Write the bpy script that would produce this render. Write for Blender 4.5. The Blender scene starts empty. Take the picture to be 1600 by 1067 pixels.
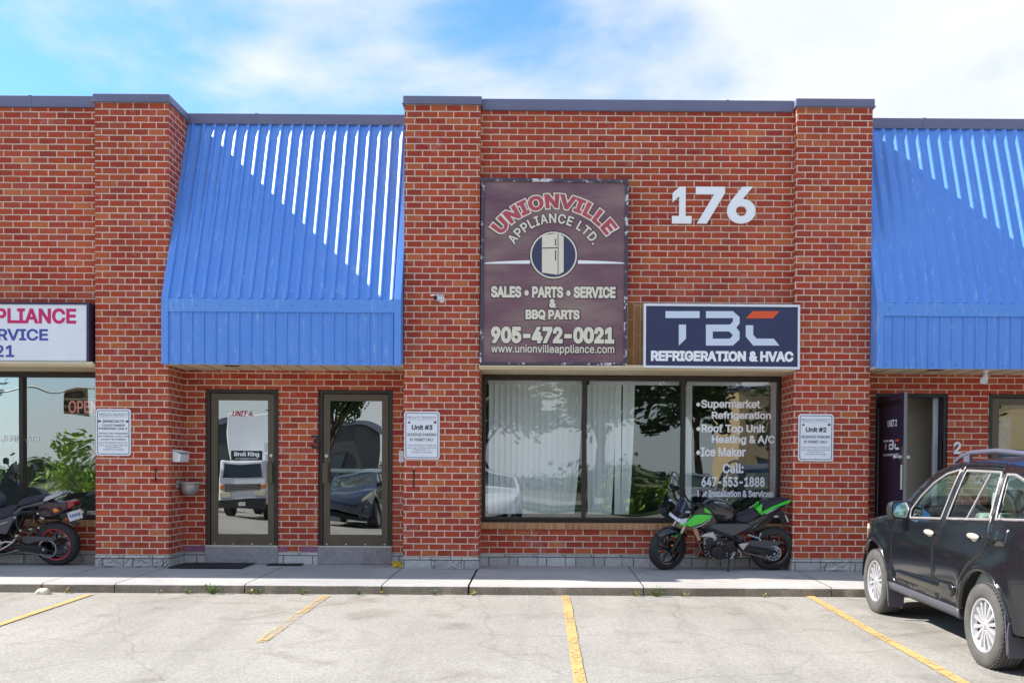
import bpy, bmesh, math, random
from mathutils import Vector, Matrix, geometry, noise
C = bpy.context.scene
COL = C.collection
R = math.radians
random.seed(7)

# ------------------------------------------------------------------ camera, sky, sun, exposure
CAM = Vector((0, -12.75, 1.35)); FPX = 1500.0
YAW, PIT, ROL, PCX, PCY = -0.00206536, -0.01763903, 0.00603896, 847.73, 757.40
_fw = Vector((-math.sin(YAW)*math.cos(PIT), math.cos(YAW)*math.cos(PIT), math.sin(PIT)))
_r0 = Vector((math.cos(YAW), math.sin(YAW), 0)); _u0 = _r0.cross(_fw)
_rt = _r0*math.cos(ROL) + _u0*math.sin(ROL); _up = _u0*math.cos(ROL) - _r0*math.sin(ROL)
cd = bpy.data.cameras.new('camera'); cam = bpy.data.objects.new('camera', cd); COL.objects.link(cam)
m = Matrix((_rt, _up, -_fw)).transposed().to_4x4(); m.translation = CAM; cam.matrix_world = m
cd.sensor_width = 36; cd.lens = FPX/1600*36; cd.shift_x = -(PCX-800)/1600; cd.shift_y = (PCY-533.5)/1600
cd.clip_start = .05; cd.clip_end = 3000
C.camera = cam

SUNV = Vector((-1.06, .175, 1.0)).normalized()           # direction towards the sun
SUN_EL = math.asin(SUNV.z); SUN_AZ = math.atan2(SUNV.x, SUNV.y)
sd = bpy.data.lights.new('sun', 'SUN'); sd.energy = 3.3; sd.angle = R(.5); sd.color = (1, .95, .87)
so = bpy.data.objects.new('sun', sd); COL.objects.link(so)
so.rotation_euler = SUNV.to_track_quat('Z', 'Y').to_euler(); so.location = (-20, 5, 30)

W_ = bpy.data.worlds.new('World'); C.world = W_; W_.use_nodes = True
nt = W_.node_tree; nt.nodes.clear()
def nn(t, typ, **k):
    n = t.nodes.new(typ)
    for a, b in k.items():
        if a == 'inp':
            for i, v in b.items(): n.inputs[i].default_value = v
        else: setattr(n, a, b)
    return n
sky = nn(nt, 'ShaderNodeTexSky', sky_type='NISHITA', sun_disc=False, sun_elevation=SUN_EL, sun_rotation=SUN_AZ,
         air_density=1.0, dust_density=.6, ozone_density=2.0)
tc = nn(nt, 'ShaderNodeTexCoord')
mp = nn(nt, 'ShaderNodeMapping', inp={'Location': (4.4338, 8.7578, 9.9162), 'Scale': (1.0, 1.0, 2.1), 'Rotation': (0, .35, 0)})
nz = nn(nt, 'ShaderNodeTexNoise', inp={'Scale': 2.3, 'Detail': 7.0, 'Roughness': .52, 'Distortion': .25})
rp = nn(nt, 'ShaderNodeValToRGB'); rp.color_ramp.elements[0].position = .40; rp.color_ramp.elements[1].position = .60
rp.color_ramp.interpolation = 'EASE'
nz2 = nn(nt, 'ShaderNodeTexNoise', inp={'Scale': 5.0, 'Detail': 6.0, 'Roughness': .6})
cr2 = nn(nt, 'ShaderNodeMix', data_type='RGBA')
cr2.inputs[6].default_value = (2.45, 2.65, 3.1, 1); cr2.inputs[7].default_value = (3.45, 3.52, 3.7, 1)
mx = nn(nt, 'ShaderNodeMix', data_type='RGBA')
gain = nn(nt, 'ShaderNodeMix', data_type='RGBA', blend_type='MULTIPLY'); gain.inputs[0].default_value = 1; gain.inputs[7].default_value = (.46, .71, .89, 1)
bg = nn(nt, 'ShaderNodeBackground', inp={'Strength': .105}); wo = nn(nt, 'ShaderNodeOutputWorld')
L = nt.links.new
L(tc.outputs['Generated'], mp.inputs[0]); L(mp.outputs[0], nz.inputs[0]); L(nz.outputs[0], rp.inputs[0]); L(mp.outputs[0], nz2.inputs[0])
L(nz2.outputs[0], cr2.inputs[0]); L(sky.outputs[0], gain.inputs[6]); L(gain.outputs[2], mx.inputs[6]); L(cr2.outputs[2], mx.inputs[7]); L(rp.outputs[0], mx.inputs[0])
sz = nn(nt, 'ShaderNodeSeparateXYZ'); L(tc.outputs['Generated'], sz.inputs[0])
hz = nn(nt, 'ShaderNodeMapRange', interpolation_type='SMOOTHSTEP', inp={'From Min': .0, 'From Max': .20, 'To Min': .85, 'To Max': 0.0}); L(sz.outputs[2], hz.inputs[0])
hm = nn(nt, 'ShaderNodeMix', data_type='RGBA'); hm.inputs[7].default_value = (3.2, 3.35, 3.5, 1); L(hz.outputs[0], hm.inputs[0]); L(mx.outputs[2], hm.inputs[6])
L(hm.outputs[2], bg.inputs[0]); L(bg.outputs[0], wo.inputs[0])
C.view_settings.view_transform = 'Standard'; C.view_settings.look = 'None'; C.view_settings.gamma = 1
C.view_settings.exposure = 1.62
C.cycles.max_bounces = 8; C.cycles.transparent_max_bounces = 24

def _ray(px, py): return _rt*((px-PCX)/FPX) - _up*((py-PCY)/FPX) + _fw
def WY(px, py, Y):
    d = _ray(px, py); return CAM + d*((Y-CAM.y)/d.y)
def WZ(px, py, Z):
    d = _ray(px, py); return CAM + d*((Z-CAM.z)/d.z)
def ground(y):                                             # asphalt height: rises gently towards the kerb
    y = max(-13.0, min(-1.55, y)); return -.136 - .025*(-1.55-y)

# ------------------------------------------------------------------ helpers
def s2l(r, g, b):
    f = lambda c: (c/255/12.92) if c/255 <= .04045 else ((c/255+.055)/1.055)**2.4
    return (f(r), f(g), f(b), 1)
class MB:
    def __init__(s): s.v = []; s.f = []; s.m = []; s.cur = 0
    def add(s, vs, fs):
        o = len(s.v); s.v += [tuple(v) for v in vs]; s.f += [tuple(i+o for i in f) for f in fs]; s.m += [s.cur]*len(fs); return s
    def box(s, x0, x1, y0, y1, z0, z1, M=None):
        v = [Vector((x, y, z)) for x in (x0, x1) for y in (y0, y1) for z in (z0, z1)]
        if M: v = [M @ p for p in v]
        return s.add(v, [(0,1,3,2),(4,6,7,5),(0,4,5,1),(2,3,7,6),(0,2,6,4),(1,5,7,3)])
    def prism(s, poly, a, b, plane='xz', M=None):           # polygon in (p,q), extruded a..b along the third axis
        if sum(poly[i-1][0]*p[1]-p[0]*poly[i-1][1] for i, p in enumerate(poly)) < 0: poly = poly[::-1]
        n = len(poly)
        def P(p, t): return {'xz': (p[0], t, p[1]), 'xy': (p[0], p[1], t), 'yz': (t, p[0], p[1])}[plane]
        v = [Vector(P(p, a)) for p in poly] + [Vector(P(p, b)) for p in poly]
        if M: v = [M @ p for p in v]
        tri = geometry.tessellate_polygon([[Vector((p[0], p[1], 0)) for p in poly]])
        fr = []; bk = []
        for t in tri:
            A, B, D = [poly[i] for i in t]
            if (B[0]-A[0])*(D[1]-A[1])-(B[1]-A[1])*(D[0]-A[0]) < 0: t = t[::-1]
            fr.append(tuple(t)); bk.append(tuple(i+n for i in t[::-1]))
        if n <= 3: fr = [tuple(range(n))]; bk = [tuple(range(2*n-1, n-1, -1))]
        fs = fr + bk + [(i, i+n, (i+1) % n + n, (i+1) % n) for i in range(n)]
        if (plane == 'xz') == (b > a): pass
        s.add(v, fs); return s
    def tube(s, pts, r, n=8, cap=True):
        pts = [Vector(p) for p in pts]; rr = r if isinstance(r, (list, tuple)) else [r]*len(pts)
        vs = []; prev = None
        for i, p in enumerate(pts):
            t = (pts[min(i+1, len(pts)-1)] - pts[max(i-1, 0)]).normalized()
            u = prev - t*prev.dot(t) if prev is not None else t.orthogonal()
            if u.length < 1e-5: u = t.orthogonal()
            u.normalize(); prev = u; w = t.cross(u)
            vs += [p + (u*math.cos(2*math.pi*k/n) + w*math.sin(2*math.pi*k/n))*rr[i] for k in range(n)]
        fs = [(i*n+k, i*n+(k+1) % n, (i+1)*n+(k+1) % n, (i+1)*n+k) for i in range(len(pts)-1) for k in range(n)]
        if cap: fs += [tuple(range(n-1, -1, -1)), tuple(range((len(pts)-1)*n, len(pts)*n))]
        return s.add(vs, fs)
    def lathe(s, prof, n=32, M=None, closed=False):         # profile (radius, axial) about local x
        vs = [Vector((a, r*math.cos(2*math.pi*k/n), r*math.sin(2*math.pi*k/n))) for k in range(n) for r, a in prof]
        if M: vs = [M @ v for v in vs]
        p = len(prof); q = p if closed else p-1
        return s.add(vs, [(k*p+i, k*p+(i+1) % p, ((k+1) % n)*p+(i+1) % p, ((k+1) % n)*p+i) for k in range(n) for i in range(q)])
    def ball(s, c, rx, ry, rz, n=12, k=8):
        vs = []; c = Vector(c)
        for i in range(k+1):
            a = math.pi*i/k
            for j in range(n):
                b = 2*math.pi*j/n; vs.append(c + Vector((rx*math.sin(a)*math.cos(b), ry*math.sin(a)*math.sin(b), rz*math.cos(a))))
        return s.add(vs, [(i*n+j, i*n+(j+1) % n, (i+1)*n+(j+1) % n, (i+1)*n+j) for i in range(k) for j in range(n)])
    def build(s, name, mats, parent=None, world=False, smooth=False, bevel=0, seg=2, fix=True):
        me = bpy.data.meshes.new(name); me.from_pydata(s.v, [], s.f)
        if not isinstance(mats, (list, tuple)): mats = [mats]
        for q in mats: me.materials.append(q)
        me.polygons.foreach_set('material_index', s.m)
        if fix:
            bm = bmesh.new(); bm.from_mesh(me); bmesh.ops.remove_doubles(bm, verts=bm.verts, dist=1e-5)
            bmesh.ops.recalc_face_normals(bm, faces=bm.faces); bm.to_mesh(me); bm.free()
        if smooth:
            me.polygons.foreach_set('use_smooth', [True]*len(me.polygons))
            if smooth != 'all':
                try: me.set_sharp_from_angle(angle=R(38))
                except Exception: pass
        return link(name, me, parent, world, bevel, seg)
def wloc(o):
    v = Vector((0, 0, 0))
    while o is not None: v += o.location; o = o.parent
    return v
def link(name, me, parent=None, world=False, bevel=0, seg=2):
    o = bpy.data.objects.new(name, me); COL.objects.link(o)
    if parent is not None:
        o.parent = parent
        if world: o.location = -wloc(parent)
    if bevel:
        b = o.modifiers.new('bevel', 'BEVEL'); b.width = bevel; b.segments = seg; b.limit_method = 'ANGLE'; b.angle_limit = R(40)
    return o
def tag(o, label, cat, group=None, kind=None):
    o['label'] = label; o['category'] = cat
    if group: o['group'] = group
    if kind: o['kind'] = kind
    return o
def thing(name, label, cat, loc, group=None):
    o = bpy.data.objects.new(name, None); COL.objects.link(o); o.location = loc; o.empty_display_size = .1
    return tag(o, label, cat, group)
def copy_tree(o, parent=None, swap=None):
    c = o.copy(); COL.objects.link(c); c.parent = parent
    for ch in list(o.children): copy_tree(ch, c, swap)
    if swap and c.type == 'MESH' and any(mm in swap for mm in c.data.materials):
        c.data = c.data.copy()
        for i, mm in enumerate(c.data.materials):
            if mm in swap: c.data.materials[i] = swap[mm]
    return c

# ---- text as mesh: returns (verts2d, faces) normalised to its box
try: FONT = bpy.data.fonts.load(bpy.utils.system_resource('DATAFILES', path='fonts') + '/Inter.woff2')
except Exception: FONT = None
_tc = {}
def text_raw(s, bold=0, shear=0, spacing=1.0):
    """text outlines, thickened by bold and filled by winding number; returns verts (z 1 front / -1 back) and faces"""
    key = (s, bold, shear, spacing)
    if key in _tc: return _tc[key]
    cu = bpy.data.curves.new('t', 'FONT'); cu.body = s; cu.size = 1; cu.shear = shear; cu.space_character = spacing; cu.fill_mode = 'NONE'
    if FONT: cu.font = FONT
    o = bpy.data.objects.new('t', cu); COL.objects.link(o); dg = bpy.context.evaluated_depsgraph_get()
    cv = o.evaluated_get(dg).to_curve(dg); loops = []
    for sp in cv.splines:
        P = []
        if sp.type == 'BEZIER':
            bp = sp.bezier_points; n = len(bp)
            for i in range(n):
                p, q = bp[i], bp[(i+1) % n]
                A, B_, C_, D_ = p.co.xy, p.handle_right.xy, q.handle_left.xy, q.co.xy
                st = (abs((B_-A).cross(D_-A)) + abs((C_-A).cross(D_-A))) < 1e-4*max((D_-A).length, 1e-4)
                k = 1 if st else 4
                for j in range(k):
                    t = j/k; P.append(A*(1-t)**3+B_*3*t*(1-t)**2+C_*3*t*t*(1-t)+D_*t**3)
        else: P = [pt_.co.xy for pt_ in sp.points]
        Q = []
        for p in P:
            if not Q or (p-Q[-1]).length > 2e-4: Q.append(p.copy())
        if len(Q) > 2 and (Q[0]-Q[-1]).length < 2e-4: Q.pop()
        if len(Q) > 2: loops.append(Q)
    o.to_curve_clear() if hasattr(o, 'to_curve_clear') else None
    bpy.data.objects.remove(o); bpy.data.curves.remove(cu)
    area = lambda L: sum(L[i-1].cross(L[i]) for i in range(len(L)))
    big = max(loops, key=lambda L: abs(area(L))); sgn = -1 if area(big) > 0 else 1     # ink on the right (cw) -> offset to the left
    if bold:
        out = []
        for Lp in loops:
            n = len(Lp); N = []
            for i in range(n):
                e1 = (Lp[i]-Lp[i-1]).normalized(); e2 = (Lp[(i+1) % n]-Lp[i]).normalized()
                n1, n2 = Vector((-e1.y, e1.x)), Vector((-e2.y, e2.x)); m_ = n1+n2
                m_ = m_.normalized() if m_.length > 1e-3 else n1
                N.append(Lp[i]+m_*(sgn*bold/max(.45, m_.dot(n1))))
            out.append(N)
        loops = out
    # group overlapping contours
    bb = [(min(p.x for p in L), max(p.x for p in L), min(p.y for p in L), max(p.y for p in L)) for L in loops]
    grp = list(range(len(loops)))
    def root(i):
        while grp[i] != i: i = grp[i]
        return i
    for i in range(len(loops)):
        for j in range(i):
            A, B_ = bb[i], bb[j]
            if A[0] <= B_[1] and B_[0] <= A[1] and A[2] <= B_[3] and B_[2] <= A[3]: grp[root(i)] = root(j)
    V, F = [], []
    for r in sorted({root(i) for i in range(len(loops))}):
        Ls = [loops[i] for i in range(len(loops)) if root(i) == r]; pts = []; ed = []
        for Lp in Ls:
            k = len(pts); pts += Lp; ed += [(k+i, k+(i+1) % len(Lp)) for i in range(len(Lp))]
        cv_, _, cf, *_r = geometry.delaunay_2d_cdt(pts, ed, [], 0, 1e-5)
        keep = []
        for f in cf:
            cx = sum(cv_[i].x for i in f)/3; cy = sum(cv_[i].y for i in f)/3; w = 0
            for Lp in Ls:
                for i in range(len(Lp)):
                    p, q = Lp[i-1], Lp[i]
                    if (p.y <= cy) != (q.y <= cy):
                        if (q.x-p.x)*(cy-p.y)/(q.y-p.y)+p.x > cx: w += 1 if q.y > p.y else -1
            if w*sgn < 0: keep.append(tuple(f))
        k = len(V); n = len(cv_); V += [Vector((v.x, v.y, 1)) for v in cv_]+[Vector((v.x, v.y, -1)) for v in cv_]
        ec = {}
        for f in keep:
            A, B_, C_ = cv_[f[0]], cv_[f[1]], cv_[f[2]]
            if (B_-A).cross(C_-A) < 0: f = f[::-1]
            F.append(tuple(k+i for i in f)); F.append(tuple(k+n+i for i in f[::-1]))
            for i in range(3):
                a_, b_ = f[i], f[(i+1) % 3]
                if (b_, a_) in ec: del ec[(b_, a_)]
                else: ec[(a_, b_)] = 1
        F += [(k+a_, k+n+a_, k+n+b_, k+b_) for a_, b_ in ec]
    used = sorted({i for f in F for i in f}); mp_ = {u: i for i, u in enumerate(used)}
    _tc[key] = ([V[u] for u in used], [tuple(mp_[i] for i in f) for f in F])
    return _tc[key]
def text_box(mb, s, x0, x1, z0, z1, y, bold=0, shear=0, spacing=1.0, depth=.002):
    """fits the text to the box; letters face -Y, front at y, thickness depth"""
    vs, fs = text_raw(s, bold, shear, spacing)
    a = min(v.x for v in vs); b = max(v.x for v in vs); c = min(v.y for v in vs); d = max(v.y for v in vs)
    out = [(x0+(v.x-a)/(b-a)*(x1-x0), y + (0 if v.z > 0 else depth), z0+(v.y-c)/max(d-c, 1e-6)*(z1-z0)) for v in vs]
    mb.add(out, fs); return mb
def text_px(mb, s, px0, px1, py0, py1, Y, **k):
    a = WY(px0, py1, Y); b = WY(px1, py0, Y)
    return text_box(mb, s, a.x, b.x, a.z, b.z, Y, **k)
def text_arc(mb, s, cx, cz, rad, half, h, y, bold, depth=.002, spacing=1.0):
    vs, fs = text_raw(s, bold, 0, spacing)
    a = min(v.x for v in vs); b = max(v.x for v in vs); c = min(v.y for v in vs); d = max(v.y for v in vs)
    out = []
    for v in vs:
        t = ((v.x-a)/(b-a)*2-1)*half; r = rad + ((v.y-c)/(d-c)-.5)*h
        out.append((cx+r*math.sin(t), y+(0 if v.z > 0 else depth), cz+r*math.cos(t)))
    mb.add(out, fs); return mb

# ------------------------------------------------------------------ materials
def mat(name, col, rough=.6, metal=0, spec=.5, bump=0, bscale=60, var=0, vscale=6, coat=0, emit=None, detail=6):
    q = bpy.data.materials.new(name); q.use_nodes = True; t = q.node_tree; b = t.nodes['Principled BSDF']
    col = tuple(col) if len(col) == 4 else tuple(col)+(1,)
    b.inputs['Base Color'].default_value = col; b.inputs['Roughness'].default_value = rough; b.inputs['Metallic'].default_value = metal
    b.inputs['Specular IOR Level'].default_value = spec
    if coat: b.inputs['Coat Weight'].default_value = coat; b.inputs['Coat Roughness'].default_value = .03
    if emit: b.inputs['Emission Color'].default_value = col; b.inputs['Emission Strength'].default_value = emit
    tcn = nn(t, 'ShaderNodeTexCoord')
    if var:
        n = nn(t, 'ShaderNodeTexNoise', inp={'Scale': vscale, 'Detail': detail, 'Roughness': .6})
        r = nn(t, 'ShaderNodeValToRGB'); r.color_ramp.elements[0].position = .3; r.color_ramp.elements[1].position = .72
        r.color_ramp.elements[0].color = tuple(c*(1-var) for c in col[:3])+(1,); r.color_ramp.elements[1].color = tuple(min(1, c*(1+var)) for c in col[:3])+(1,)
        t.links.new(tcn.outputs['Object'], n.inputs[0]); t.links.new(n.outputs[0], r.inputs[0]); t.links.new(r.outputs[0], b.inputs['Base Color'])
    if bump:
        n = nn(t, 'ShaderNodeTexNoise', inp={'Scale': bscale, 'Detail': 5.0})
        u = nn(t, 'ShaderNodeBump', inp={'Strength': bump, 'Distance': .01})
        t.links.new(tcn.outputs['Object'], n.inputs[0]); t.links.new(n.outputs[0], u.inputs['Height']); t.links.new(u.outputs[0], b.inputs['Normal'])
    return q
def math_node(t, op, a, b=None, c=None):
    n = nn(t, 'ShaderNodeMath', operation=op)
    for i, v in enumerate((a, b, c)):
        if v is None: continue
        if hasattr(v, 'links') or hasattr(v, 'is_linked'): t.links.new(v, n.inputs[i])
        else: n.inputs[i].default_value = v
    return n.outputs[0]
def brick_mat(name, bw, bh, mort, cols, mortar, z0=.167, uoff=0, soldier=False, worn=.5):
    q = bpy.data.materials.new(name); q.use_nodes = True; t = q.node_tree; b = t.nodes['Principled BSDF']; lk = t.links.new
    g = nn(t, 'ShaderNodeNewGeometry'); sp = nn(t, 'ShaderNodeSeparateXYZ'); lk(g.outputs['Position'], sp.inputs[0])
    M = lambda *a: math_node(t, *a)
    # slightly uneven joints
    wob = nn(t, 'ShaderNodeTexNoise', inp={'Scale': 9.0, 'Detail': 2.0}); lk(g.outputs['Position'], wob.inputs[0])
    wv = M('MULTIPLY', M('SUBTRACT', wob.outputs[0], .5), .007)
    u = M('ADD', M('ADD', sp.outputs[0], sp.outputs[1]), M('ADD', wv, 50+uoff)); v = M('ADD', M('ADD', sp.outputs[2], wv), 20*bh-z0)
    if soldier: u, v = v, u
    vr = M('DIVIDE', v, bh); row = M('FLOOR', vr); fv = M('SUBTRACT', vr, row)
    rn = nn(t, 'ShaderNodeTexWhiteNoise', noise_dimensions='1D'); lk(row, rn.inputs['W'])
    sh = M('ADD', M('MULTIPLY', M('MODULO', row, 2.0), .5), M('MULTIPLY', rn.outputs['Value'], .06))
    ur = M('ADD', M('DIVIDE', u, bw), sh); colm = M('FLOOR', ur); fu = M('SUBTRACT', ur, colm)
    du = M('MULTIPLY', M('MINIMUM', fu, M('SUBTRACT', 1.0, fu)), bw); dv = M('MULTIPLY', M('MINIMUM', fv, M('SUBTRACT', 1.0, fv)), bh)
    dd = M('MINIMUM', du, dv)
    mr = nn(t, 'ShaderNodeMapRange', interpolation_type='SMOOTHSTEP', inp={'From Min': mort*.5-.0016, 'From Max': mort*.5+.0022}); w5 = nn(t, 'ShaderNodeTexNoise', inp={'Scale': 31.0, 'Detail': 3.0}); lk(g.outputs['Position'], w5.inputs[0])
    lk(M('ADD', dd, M('MULTIPLY', M('SUBTRACT', w5.outputs[0], .5), .006)), mr.inputs['Value'])
    cx = nn(t, 'ShaderNodeCombineXYZ'); lk(colm, cx.inputs[0]); lk(row, cx.inputs[1])
    wn = nn(t, 'ShaderNodeTexWhiteNoise', noise_dimensions='2D'); lk(cx.outputs[0], wn.inputs['Vector'])
    rm = nn(t, 'ShaderNodeValToRGB'); el = rm.color_ramp.elements
    while len(el) < len(cols): el.new(.5)
    for i, cc in enumerate(cols): el[i].position = i/(len(cols)-1); el[i].color = cc
    lk(wn.outputs['Value'], rm.inputs[0])
    # mottling in each brick + pale scuffs
    n1 = nn(t, 'ShaderNodeTexNoise', inp={'Scale': 26.0, 'Detail': 6.0, 'Roughness': .7}); lk(g.outputs['Position'], n1.inputs[0])
    hs = nn(t, 'ShaderNodeHueSaturation'); lk(rm.outputs[0], hs.inputs['Color']); n0 = nn(t, 'ShaderNodeTexNoise', inp={'Scale': .8, 'Detail': 5.0, 'Roughness': .65}); mp0 = nn(t, 'ShaderNodeMapping', inp={'Scale': (1.5, 1.5, .38)}); lk(g.outputs['Position'], mp0.inputs[0]); lk(mp0.outputs[0], n0.inputs[0]); lk(M('ADD', .24, M('ADD', M('MULTIPLY', n1.outputs[0], .80), M('MULTIPLY', n0.outputs[0], .75))), hs.inputs['Value'])
    n2 = nn(t, 'ShaderNodeTexNoise', inp={'Scale': 3.1, 'Detail': 9.0, 'Roughness': .74}); lk(g.outputs['Position'], n2.inputs[0])
    r2 = nn(t, 'ShaderNodeMapRange', inp={'From Min': .565, 'From Max': .74, 'To Max': worn}); lk(n2.outputs[0], r2.inputs['Value'])
    mx1 = nn(t, 'ShaderNodeMix', data_type='RGBA'); lk(r2.outputs[0], mx1.inputs[0]); lk(hs.outputs[0], mx1.inputs[6]); mx1.inputs[7].default_value = s2l(205, 160, 150)
    n3 = nn(t, 'ShaderNodeTexNoise', inp={'Scale': 2.0, 'Detail': 4.0}); lk(g.outputs['Position'], n3.inputs[0])
    mo = nn(t, 'ShaderNodeMix', data_type='RGBA'); lk(n3.outputs[0], mo.inputs[0]); mo.inputs[6].default_value = tuple(c*.62 for c in mortar[:3])+(1,); mo.inputs[7].default_value = tuple(min(1, c*1.25) for c in mortar[:3])+(1,)
    fin = nn(t, 'ShaderNodeMix', data_type='RGBA'); lk(mr.outputs[0], fin.inputs[0]); lk(mo.outputs[2], fin.inputs[6]); lk(mx1.outputs[2], fin.inputs[7])
    lk(fin.outputs[2], b.inputs['Base Color']); b.inputs['Roughness'].default_value = .85; b.inputs['Specular IOR Level'].default_value = .25
    hgt = M('ADD', mr.outputs[0], M('MULTIPLY', n1.outputs[0], .35))
    bp = nn(t, 'ShaderNodeBump', inp={'Strength': .55, 'Distance': .006}); lk(hgt, bp.inputs['Height']); lk(bp.outputs[0], b.inputs['Normal'])
    return q
MORT = s2l(224, 200, 181)
BC = [s2l(*c) for c in ((152, 64, 48), (176, 74, 50), (170, 66, 47), (184, 90, 56), (160, 64, 49), (176, 80, 55), (188, 106, 66), (166, 65, 46), (154, 68, 52), (180, 78, 52), (172, 86, 66), (160, 56, 43))]
m_brick = brick_mat('red brick', .236, .0851, .0125, BC, MORT)
m_brickp = brick_mat('pier brick', .2063, .0851, .0125, BC, MORT, uoff=.06)
m_tan = brick_mat('tan soldier brick', .40, .085, .009, [s2l(175, 125, 80), s2l(160, 110, 70), s2l(185, 140, 95)], s2l(205, 180, 145), z0=.05, soldier=True, worn=.2)
m_tanlow = brick_mat('tan sill brick', .30, .083, .008, [s2l(190, 140, 98), s2l(170, 122, 84), s2l(196, 150, 110)], s2l(205, 185, 155), z0=.33, soldier=True, worn=.3)
m_block = brick_mat('concrete block', .40, .30, .012, [s2l(188, 184, 178), s2l(172, 168, 162), s2l(200, 196, 190)], s2l(105, 100, 98), z0=.12, worn=.35)
# deeper relief for split-faced blocks
def blue_mat():
    q = mat('blue painted steel', (.075, .245, .78), .38, 0, .5); t = q.node_tree; b = t.nodes['Principled BSDF']; lk = t.links.new
    g = nn(t, 'ShaderNodeNewGeometry'); mpn = nn(t, 'ShaderNodeMapping', inp={'Scale': (9, 3, 1.3)}); lk(g.outputs['Position'], mpn.inputs[0])
    n = nn(t, 'ShaderNodeTexNoise', inp={'Scale': 2.2, 'Detail': 9.0, 'Roughness': .75}); lk(mpn.outputs[0], n.inputs[0])
    r = nn(t, 'ShaderNodeMapRange', inp={'From Min': .565, 'From Max': .72, 'To Max': .6}); lk(n.outputs[0], r.inputs['Value'])
    n2 = nn(t, 'ShaderNodeTexNoise', inp={'Scale': 1.1, 'Detail': 4.0}); lk(g.outputs['Position'], n2.inputs[0])
    a = nn(t, 'ShaderNodeMix', data_type='RGBA'); a.inputs[6].default_value = (.095, .275, .75, 1); a.inputs[7].default_value = (.14, .34, .81, 1); lk(n2.outputs[0], a.inputs[0])
    m2 = nn(t, 'ShaderNodeMix', data_type='RGBA'); lk(r.outputs[0], m2.inputs[0]); lk(a.outputs[2], m2.inputs[6]); m2.inputs[7].default_value = (.55, .68, .9, 1)
    lk(m2.outputs[2], b.inputs['Base Color'])
    return q
m_blue = blue_mat()
m_cope = mat('slate coping metal', s2l(112, 112, 138), .45, .0, .5, var=.08, vscale=2)
m_cream = mat('cream soffit', s2l(214, 198, 165), .6, var=.08, vscale=4)
m_dark = mat('dark joint', (.02, .02, .02), .9)
m_bronze = mat('bronze aluminium', s2l(94, 82, 66), .42, .35, .5, var=.12, vscale=9)
m_bronzed = mat('dark bronze aluminium', s2l(58, 50, 44), .45, .3)
m_steel = mat('brushed steel', (.6, .6, .6), .3, 1)
m_white = mat('white enamel', s2l(232, 234, 238), .45, var=.04)
m_whitel = mat('white vinyl', (.93, .93, .94), .55)
m_black = mat('black vinyl', (.012, .012, .015), .5)
m_pave = None
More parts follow.
